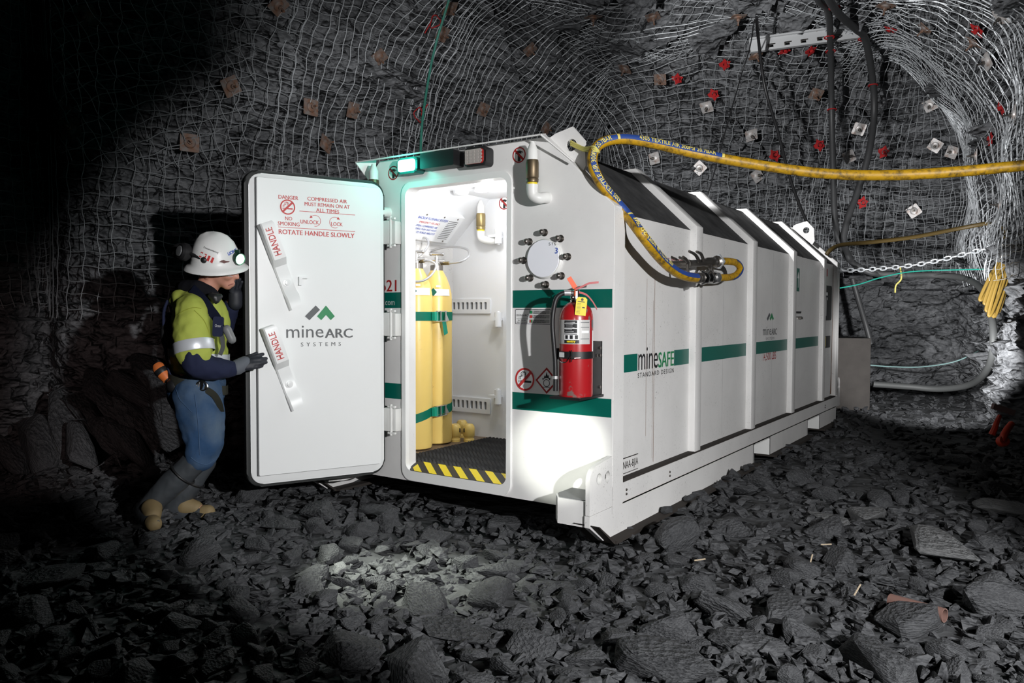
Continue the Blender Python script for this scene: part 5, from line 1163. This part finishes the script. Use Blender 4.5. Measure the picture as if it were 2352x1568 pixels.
# ------------------------------------------------------------------ the worker
from mathutils.bvhtree import BVHTree
DM = 4.40; MS = DM/FPX
def pp(px, py, off=0): return upx(px, py, DM-off)
MX = Matrix(((rt.x, upv.x, tc.x), (rt.y, upv.y, tc.y), (rt.z, upv.z, tc.z)))      # right, up, towards the viewer
def caps(bm, a, ra, b, rb, n=None):
    L = (b-a).length; n = n or max(2, int(L/(min(ra, rb)*.30))+1)
    for k in range(n+1): t = k/n; ball(bm, a.lerp(b, t), ra+(rb-ra)*t, u=14, v=9)
def chainb(bm, L):
    for (a, ra), (b, rb) in zip(L, L[1:]): caps(bm, a, ra, b, rb)
def ell(bm, c, sx, sy, sz, roll=0):
    ball(bm, c, 1, (sx, sy, sz), (MX @ Matrix.Rotation(R_(roll), 3, 'Z')).to_4x4(), u=20, v=14)
def blob(name, bm, m_, parent, voxel=.012, sm=5, folds=0, fs=14):
    me = bpy.data.meshes.new('tmp'); bm.to_mesh(me); bm.free(); o = bpy.data.objects.new('tmp', me); COL.objects.link(o)
    md = o.modifiers.new('r', 'REMESH'); md.mode = 'VOXEL'; md.voxel_size = voxel
    dg = bpy.context.evaluated_depsgraph_get(); dg.update(); ev = o.evaluated_get(dg); me2 = bpy.data.meshes.new_from_object(ev, depsgraph=dg)
    bpy.data.objects.remove(o); bm = bmesh.new(); bm.from_mesh(me2); bpy.data.meshes.remove(me2)
    for _ in range(sm): bmesh.ops.smooth_vert(bm, verts=bm.verts[:], factor=.5, use_axis_x=True, use_axis_y=True, use_axis_z=True)
    if folds:
        bm.normal_update()
        for v in bm.verts: p = v.co; d_ = noise.noise(V((p.x*fs, p.y*fs, p.z*fs*.55)))+.5*noise.noise(p*fs*2.3); v.co += v.normal*d_*folds
    return obj(name, bm, m_, parent, smooth=True)
M_skin = mat('skin', (.50, .24, .17), .5); M_skin.node_tree.nodes['Principled BSDF'].inputs['Subsurface Weight'].default_value = .05
M_shirt = mat('hi_vis_shirt', (.36, .41, .075), .75, spec=.2); M_navy = mat('navy_cloth', (.014, .018, .045), .85, spec=.2)
M_jean = mat('blue_denim', (.05, .11, .22), .85, spec=.15); q = NT(M_jean); v = q.map(); q.color(q.mix(q.ramp(q.noise(v, 5, 5), [(.38, (0, 0, 0)), (.66, (1, 1, 1))]), (.026, .062, .135), (.075, .11, .16))); q.normal(q.bump(q.noise(v, 22, 4), .25, .012))
q = NT(M_shirt); v = q.map(); q.normal(q.bump(q.noise(v, 14, 3), .3, .015))
M_reflect = mat('reflective_tape', (.62, .64, .68), .35, .3); M_boot = mat('rubber_boot', (.045, .05, .056), .45); M_tan = mat('tan_toe', (.20, .145, .068), .7); M_sole = mat('boot_sole', (.30, .25, .08), .6)
M_glove = mat('dark_glove', (.018, .02, .028), .6); M_cuff = mat('glove_cuff', (.10, .11, .13), .8); M_belt = mat('olive_webbing', (.055, .055, .04), .8); M_orange = mat('orange_case', (.62, .16, .04), .45)
W = thing('person', 'worker in hi-vis shirt, jeans and white hard hat pushing the open door', 'person', V((-2.36, -1.1, .17)))
# body: one continuous surface from head to feet
KR, KL = pp(472, 1036, .13), pp(478, 1044, -.08); AR, AL = pp(346, 1158, .16), pp(402, 1160, -.05)
SR, SLh = pp(440, 716, .20), pp(452, 712, -.20); ER, EL = pp(452, 836, .25), pp(505, 765, -.27); WR, WL = pp(536, 847, .10), pp(536, 690, -.17)
bm = new()
ell(bm, pp(503, 612), .092, .112, .076, -12); ell(bm, pp(509, 630), .078, .072, .066, -25); ell(bm, pp(519, 650), .040, .030, .042, -20); ell(bm, pp(488, 632), .06, .06, .066)
ell(bm, pp(541, 631), .018, .024, .014, -25); ell(bm, pp(545, 637.5), .015, .012, .015); ell(bm, pp(521, 658), .026, .018, .032, -15); ell(bm, pp(534, 650), .016, .009, .024, -20); ell(bm, pp(531, 655), .017, .008, .022, -20); ell(bm, pp(532, 622), .02, .012, .055, -20)
for sgn in (1, -1): ell(bm, pp(475, 629, .074*sgn), .019, .031, .010, -12); ell(bm, pp(521, 634, .045*sgn), .03, .024, .024)
caps(bm, pp(486, 640), .062, pp(458, 690), .066)
ell(bm, pp(460, 745), .115, .19, .17); ell(bm, pp(452, 830), .11, .13, .15); ell(bm, pp(452, 885), .115, .10, .15); chainb(bm, [(SR, .07), (pp(458, 690), .06), (SLh, .07)])
chainb(bm, [(SR, .062), (ER, .050), (WR, .034)]); chainb(bm, [(SLh, .062), (EL, .050), (WL, .034)])
chainb(bm, [(pp(446, 900, .09), .09), (KR, .055), (AR, .05), (pp(352, 1196, .29), .034)]); chainb(bm, [(pp(452, 900, -.09), .09), (KL, .055), (AL, .05), (pp(470, 1174, -.05), .032)])
body = blob('body', bm, M_skin, W, .0085, 2)
# shirt, sleeves
bm = new()
ell(bm, pp(463, 742), .148, .20, .19); ell(bm, pp(458, 815), .155, .13, .18); ell(bm, pp(459, 845), .150, .06, .175); ell(bm, pp(440, 690), .10, .08, .17); caps(bm, SR, .092, pp(440, 700, .08), .09); caps(bm, SLh, .092, pp(452, 700, -.08), .09)
chainb(bm, [(SR, .092), (pp(440, 770, .235), .098), (pp(446, 806, .245), .100)]); chainb(bm, [(SLh, .09), (pp(480, 745, -.25), .088)])
blob('hi_vis_shirt', bm, M_shirt, W, .010, 3, .013, 10)
bm = new(); chainb(bm, [(pp(447, 818, .246), .090), (ER, .078), (pp(490, 848, .19), .064), (pp(527, 846, .11), .050)]); blob('shirt_cuff', bm, M_navy, W, .009, 3, .010, 13)
bm = new(); chainb(bm, [(pp(480, 745, -.25), .082), (EL, .075), (WL+(EL-WL)*.2, .052)]); blob('shirt_cuff', bm, M_navy, W, .012, 3, .004, 16)
ax_ = (pp(447, 812, .246)-pp(441, 775, .236)).normalized(); bm = new(); lathe(bm, [(.104, -.030), (.106, -.026), (.106, .026), (.104, .030)], pp(445.5, 797, .242), ax_, 28, cap=False); obj('reflective_band', bm, M_reflect, W)
bm = new(); rr = []
for k in range(41):
    a = 2*math.pi*k/40; c = pp(458, 814); rr.append([bm.verts.new(c+rt*math.cos(a)*.163*(1 if abs(y) < .02 else .985)+tc*math.sin(a)*.188+upv*(y-.02*math.cos(a))) for y in (-.02, .02)])
for A, B in zip(rr, rr[1:]): bm.faces.new((A[0], B[0], B[1], A[1]))
obj('reflective_band', bm, M_reflect, W)
# jeans bloused over the boots
bm = new(); ell(bm, pp(455, 880), .148, .085, .172); ell(bm, pp(452, 910), .145, .08, .17); ell(bm, pp(430, 905), .10, .10, .155)
chainb(bm, [(pp(452, 905, .085), .135), (pp(462, 965, .11), .122), (pp(470, 1015, .125), .105), (pp(462, 1046, .13), .085)]); chainb(bm, [(pp(456, 905, -.085), .13), (pp(466, 965, -.085), .118), (pp(474, 1020, -.08), .10), (pp(464, 1050, -.075), .082)])
blob('jeans', bm, M_jean, W, .011, 3, .012, 10)
for (kn, an, toe, heel, sgn) in ((KR, AR, pp(354, 1203, .33), pp(324, 1172, .12), 1), (KL, AL, pp(478, 1175, -.05), pp(383, 1182, -.05), -1)):
    bt = new(); d_ = (an-kn).normalized(); chainb(bt, [(kn+d_*.05, .072), (kn+d_*.24, .072), (an, .060), (heel, .047), (toe.lerp(heel, .5), .047), (toe, .038)]); caps(bt, an, .055, toe.lerp(heel, .55), .045)
    b = blob('boot', bt, M_boot, W, .009, 3, .004, 18)
    bt = new(); caps(bt, toe.lerp(heel, .10), .043, toe, .041); blob('toe_cap', bt, M_tan, b, .008, 2)
    bt = new(); q_ = an.lerp(toe, .30)+upv*.008; caps(bt, q_, .056, an.lerp(toe, .62)+upv*.006, .044); blob('boot_instep', bt, M_tan, b, .008, 2)
    bt = new(); dn = (d_*.5-upv).normalized() if sgn > 0 else -upv
    caps(bt, heel+dn*.036, .025, toe+dn*.026, .022); blob('sole', bt, M_sole if sgn < 0 else M_boot, b, .008, 2)
    bt = new(); c = kn+d_*.17; torus(bt, frame(c, rt-d_*rt.dot(d_), d_.cross(rt)), .078, .006, 20); obj('boot_lace', bt, M_black, b)
# gloves: palm, four fingers, thumb
def glove(wr, palm, knuckles, tips, th, side):
    bm = new(); caps(bm, wr, .032, palm, .030); 
    for kk, tt, rr in zip(knuckles, tips, (.0125, .0130, .0125, .0110)):
        caps(bm, palm, .024, kk, .0165); caps(bm, wr, .028, kk.lerp(wr, .25), .019); mid = kk.lerp(tt, .5)+(kk-palm).normalized()*.004+tc*.006*side; chainb(bm, [(kk, rr+.002), (mid, rr), (tt, rr-.002)])
    chainb(bm, [(palm.lerp(wr, .35), .022), (th[0], .016), (th[1], .012)])
    g = blob('glove', bm, M_glove, W, .0048, 2)
    bm = new(); d_ = (palm-wr).normalized(); caps(bm, wr-d_*.005, .044, wr+d_*.045, .042); blob('glove_cuff', bm, M_cuff if side > 0 else M_glove, g, .008, 2); return g
glove(pp(545, 843, .08), pp(562, 834, .055), [pp(581, 821, .03), pp(584, 828, .045), pp(583, 836, .055), pp(579, 843, .06)], [pp(604, 813, .0), pp(611, 823, .005), pp(611, 832, .01), pp(602, 841, .02)], [pp(574, 820, .0), pp(589, 812, -.02)], 1)
glove(pp(541, 694, -.16), pp(541, 674, -.15), [pp(534, 664, -.12), pp(541, 659, -.14), pp(547, 661, -.165), pp(551, 667, -.19)], [pp(540, 644, -.10), pp(551, 641, -.12), pp(558, 647, -.15), pp(561, 656, -.18)], [pp(532, 668, -.12), pp(538, 655, -.105)], -1)
# hard hat
HA_ = (upv*.93+tc*.33+rt*.06).normalized(); hc = pp(496, 604)
bm = new(); lathe(bm, [(0, .168), (.04, .163), (.075, .148), (.105, .117), (.124, .075), (.132, .03), (.136, .004), (.150, -.008), (.171, -.026), (.170, -.031), (.150, -.016), (.130, -.002), (.12, .05), (.07, .14), (0, .168)], hc, HA_, 40)
e1 = (rt-HA_*rt.dot(HA_)).normalized(); e2 = HA_.cross(e1)
for v in bm.verts:
    p = v.co-hc; h = p.dot(HA_); x = p.dot(e1); y = p.dot(e2)
    if h > .09: v.co += HA_*.016*math.exp(-(y/.025)**2)
    if h < .0: v.co += e1*x*.04
hb = bm.copy(); hat = obj('hard_hat', bm, paint('hat_white', (.78, .78, .77), .5), W, True); BV = BVHTree.FromBMesh(hb); hb.free()
def onhat(px, py, lift=.0012):
    d_ = ray(px, py).normalized(); h = BV.ray_cast(CAM, d_); return (h[0] if h[0] else pp(px, py))-d_*lift
def hatpoly(bm, pts): bm.faces.new([bm.verts.new(onhat(*p)) for p in pts])
bm = new()
for k in range(4): x = 459+8.5*k; y = 578+4.2*k; hatpoly(bm, [(x+3, y), (x+8, y+2), (x+3, y+14), (x-2, y+11)])
flat('hat_stripes', bm, M_red, hat)
def hattext(s, pts, m_, nm, bold=.04):
    (x0, y0), (x1, y1), (x3, y3) = pts; co, fa = text_data(s, bold); a, b = co.min(0), co.max(0); bm = new(); vv = []
    for c in co:
        u, w_ = (c[0]-a[0])/(b[0]-a[0]), (c[1]-a[1])/(b[1]-a[1]); vv.append(bm.verts.new(onhat(x0+u*(x1-x0)+w_*(x3-x0), y0+u*(y1-y0)+w_*(y3-y0), .002)))
    for f in fa:
        try: bm.faces.new([vv[i] for i in f])
        except ValueError: pass
    flat(nm, bm, m_, hat)
hattext('LIONS', [(525, 587), (545, 577), (522, 580)], M_blue, 'hat_lettering')
bm = new(); hatpoly(bm, [(466, 562), (503, 579), (500, 584), (463, 570)]); flat('hat_sticker', bm, mat('sticker_grey', (.55, .55, .54), .5), hat)
hattext('Documentation', [(467.5, 569), (500, 582), (468.5, 565)], M_ink, 'hat_lettering', .01)
bm = new(); hatpoly(bm, [(503, 602), (508, 598), (514, 597), (519, 599), (528, 600), (526, 602), (519, 603), (515, 605), (511, 603)]); flat('hat_sticker', bm, mat('sticker_brown', (.10, .03, .025), .5), hat)
bm = new(); tube(bm, smoothpath([pp(536, 651.5, .018), pp(531, 653, .03), pp(526, 655, .036)], 4), .0028, 6); obj('mouth', bm, mat('lip', (.28, .09, .075), .5), W)
# cap lamp
lc = pp(548, 594, .045); la = (rt*.80+tc*.55-upv*.25).normalized(); bm = new(); lathe(bm, [(0, -.055), (.026, -.055), (.033, -.035), (.035, .012), (.031, .020), (.028, .012), (0, .012)], lc, la, 20); box(bm, -.012, .012, -.012, .012, -.012, .02, 0, frame(lc+upv*.036-la*.01, rt, -fw)); lamp = obj('cap_lamp', bm, mat('lamp_green_body', (.005, .035, .02), .4), hat)
bm = new(); lathe(bm, [(.029, .013), (.024, .020), (0, .023)], lc, la, 20); obj('lamp_lens', bm, M_lampglow, lamp)
# ear defenders folded back on the hat
for off, cx_ in ((.10, 421), (-.10, 414)):
    c = pp(cx_, 578, off); d_ = (tc*off*6-rt*.5+upv*.1).normalized(); bm = new(); lathe(bm, [(0, -.034), (.038, -.034), (.050, -.018), (.050, .01), (.040, .022), (0, .026)], c, d_, 24); em = obj('ear_defender', bm, M_black, hat)
    bm = new(); lathe(bm, [(.030, .0235), (.028, .028), (0, .030)], c, d_, 24); obj('ear_cup', bm, M_grey, em)
    bm = new(); tube(bm, smoothpath([c, pp(cx_+18, 583, off*1.15), pp(462, 594, off*1.25), pp(472, 598, off*1.22)], 5), .009, 8); ball(bm, pp(470, 597, off*1.25), .021); obj('ear_arm', bm, M_black, em)
bm = new(); ell(bm, pp(408, 585, .02), .025, .03, .05); blob('neck_flap', bm, M_black, hat, .01, 2)
bm = new(); tube(bm, smoothpath([pp(478, 628, .082), pp(500, 630, .084), pp(523, 633, .075), pp(534, 635, .055)], 5), .0028, 6); obj('safety_glasses', bm, mat('glasses', (.55, .5, .5), .1, coat=1), W)
# scarf, straps, radio, pouches, belt
bm = new(); chainb(bm, [(pp(498, 684, .07), .028), (pp(482, 672, .12), .036), (pp(455, 660, .13), .042), (pp(428, 662, .08), .048), (pp(422, 662, 0), .05), (pp(428, 662, -.08), .048), (pp(462, 662, -.12), .04), (pp(495, 678, -.08), .03)]); blob('neck_gaiter', bm, mat('charcoal_fleece', (.009, .009, .012), .95, spec=.1), W, .010, 3, .004, 18)
def wstrap(pts, m_, nm='harness_strap', wd=.026):
    bm = new(); P = smoothpath([pp(*p) for p in pts], 6); rr = []
    for k, p in enumerate(P): T = (P[min(k+1, len(P)-1)]-P[max(k-1, 0)]).normalized(); s_ = T.cross(tc).normalized()*wd; rr.append((bm.verts.new(p-s_), bm.verts.new(p+s_)))
    for A, B in zip(rr, rr[1:]): bm.faces.new((A[0], B[0], B[1], A[1]))
    bmesh.ops.solidify(bm, geom=bm.faces[:], thickness=.006); return obj(nm, bm, m_, W)
wstrap([(440, 662, .175), (462, 684, .205), (484, 712, .205), (500, 735, .185), (508, 765, .165)], M_navy)
wstrap([(508, 765, .168), (512, 795, .165), (505, 815, .165)], M_grey, 'harness_strap', .012)
bm = new(); ell(bm, pp(494, 683, .20), .028, .026, .03); ell(bm, pp(486, 679, .20), .02, .02, .025); caps(bm, pp(496, 690, .205), .02, pp(506, 680, .19), .015); blob('radio_microphone', bm, M_black, W, .007, 2)
Mp = frame(pp(501, 748, .195), rt*.95-tc*.25-upv*.05, upv*.97+rt*.18); bm = new(); plate(bm, Mp, rrect(-.026, .026, -.058, .050, .012, 4), (), -.03, .02); pc = obj('chest_pouch', bm, M_navy, W)
bm = new(); text(bm, 'Otter', Mp, -.014, .018, -.006, .008, .0, z=.022); flat('pouch_lettering', bm, M_alu, pc)
bm = new(); caps(bm, pp(521, 756, .16), .026, pp(533, 780, .15), .024); blob('radio_pouch', bm, M_grey, W, .008, 2)
bm = new(); rr = []
for k in range(49):
    a = 2*math.pi*k/48; c = pp(455, 878); rr.append([bm.verts.new(c+rt*math.cos(a)*.158+tc*math.sin(a)*.182+upv*(y-.045*math.cos(a)*1.0)) for y in (-.026, .026)])
for A, B in zip(rr, rr[1:]): bm.faces.new((A[0], B[0], B[1], A[1]))
bmesh.ops.solidify(bm, geom=bm.faces[:], thickness=.008); bl = obj('belt', bm, M_belt, W)
bm = new(); Mk = frame(pp(464, 886, .192), rt-upv*.25, upv); torus(bm, Mk @ Matrix.Diagonal((1.0, .8, 1, 1)), .030, .005, 24); box(bm, -.006, .006, -.022, .022, -.004, .006, 0, Mk); tube(bm, [Mk @ V((-.018, -.02, 0)), Mk @ V((-.018, .02, 0))], .005, 6); obj('buckle', bm, M_steel, bl)
wstrap([(468, 892, .185), (490, 905, .175), (503, 925, .15), (508, 945, .12)], M_belt, 'thigh_strap', .018)
bm = new(); ell(bm, pp(405, 885, .11), .055, .05, .06, -20); blob('belt_pouch', bm, M_black, bl, .01, 2)
a, b = pp(362, 840, .09), pp(386, 872, .10); u_ = (b-a).normalized(); bm = new(); lathe(bm, [(0, -.012), (.024, -.01), (.036, .01), (.038, .035), (.034, .07), (.028, .10), (0, .10)], a, u_, 20); rc = obj('rescuer_case', bm, M_orange, W)
bm = new(); lathe(bm, [(.0385, .028), (.0395, .034), (.037, .055), (.036, .058)], a, u_, 20, cap=False); lathe(bm, [(0, .095), (.022, .095), (.018, .115), (0, .118)], a, u_, 14); obj('case_band', bm, M_black, rc)
bm = new(); ell(bm, pp(396, 765, .02), .045, .13, .12); blob('back_pack', bm, M_black, W, .012, 3)
bm = new(); tube(bm, smoothpath([pp(385, 690, .1), pp(376, 720, .12), pp(378, 780, .12), pp(384, 830, .11), pp(392, 865, .11)], 6), .008, 6); obj('lamp_cord', bm, M_navy, W)
# seams and pocket stitching laid on the cloth
def cloth_line(o, pts, r, m_, nm, lift=.001):
    me = o.data; bv = BVHTree.FromPolygons([v.co+ORG[W.name] for v in me.vertices], [tuple(p.vertices) for p in me.polygons]); out = []
    P = smoothpath([V((x, y, 0)) for x, y in pts], 8)
    for p in P:
        d_ = ray(p.x, p.y).normalized(); h = bv.ray_cast(CAM, d_)
        if h[0]: out.append(h[0]-d_*lift)
    if len(out) > 2: bm = new(); tube(bm, out, r, 6); obj(nm, bm, m_, o)
kids = {c.name.split('.')[0]: c for c in W.children}
M_st = mat('shirt_seam', (.26, .29, .03), .8); M_jst = mat('jean_seam', (.035, .075, .15), .85)
cloth_line(kids['hi_vis_shirt'], [(408, 722), (425, 712), (445, 706), (462, 708)], .0025, M_st, 'yoke_seam')
cloth_line(kids['hi_vis_shirt'], [(446, 712), (468, 735), (480, 765), (484, 795)], .0025, M_st, 'sleeve_seam')
cloth_line(kids['hi_vis_shirt'], [(478, 722), (486, 728), (494, 727)], .003, M_st, 'pocket_flap')
cloth_line(kids['jeans'], [(447, 905), (453, 950), (457, 1000), (459, 1045)], .0028, M_jst, 'outer_seam')
cloth_line(kids['jeans'], [(405, 895), (412, 915), (425, 930), (440, 946)], .0022, M_jst, 'pocket_stitching')
cloth_line(kids['jeans'], [(500, 870), (514, 885), (512, 898), (502, 908)], .0022, M_jst, 'pocket_stitching')
cloth_line(kids['jeans'], [(438, 1050), (455, 1062), (475, 1066), (492, 1056)], .003, M_jst, 'hem_fold')
for o in list(COL.objects):
    if o.type in ('MESH', 'EMPTY') and 'kind' not in o: o['kind'] = 'thing'
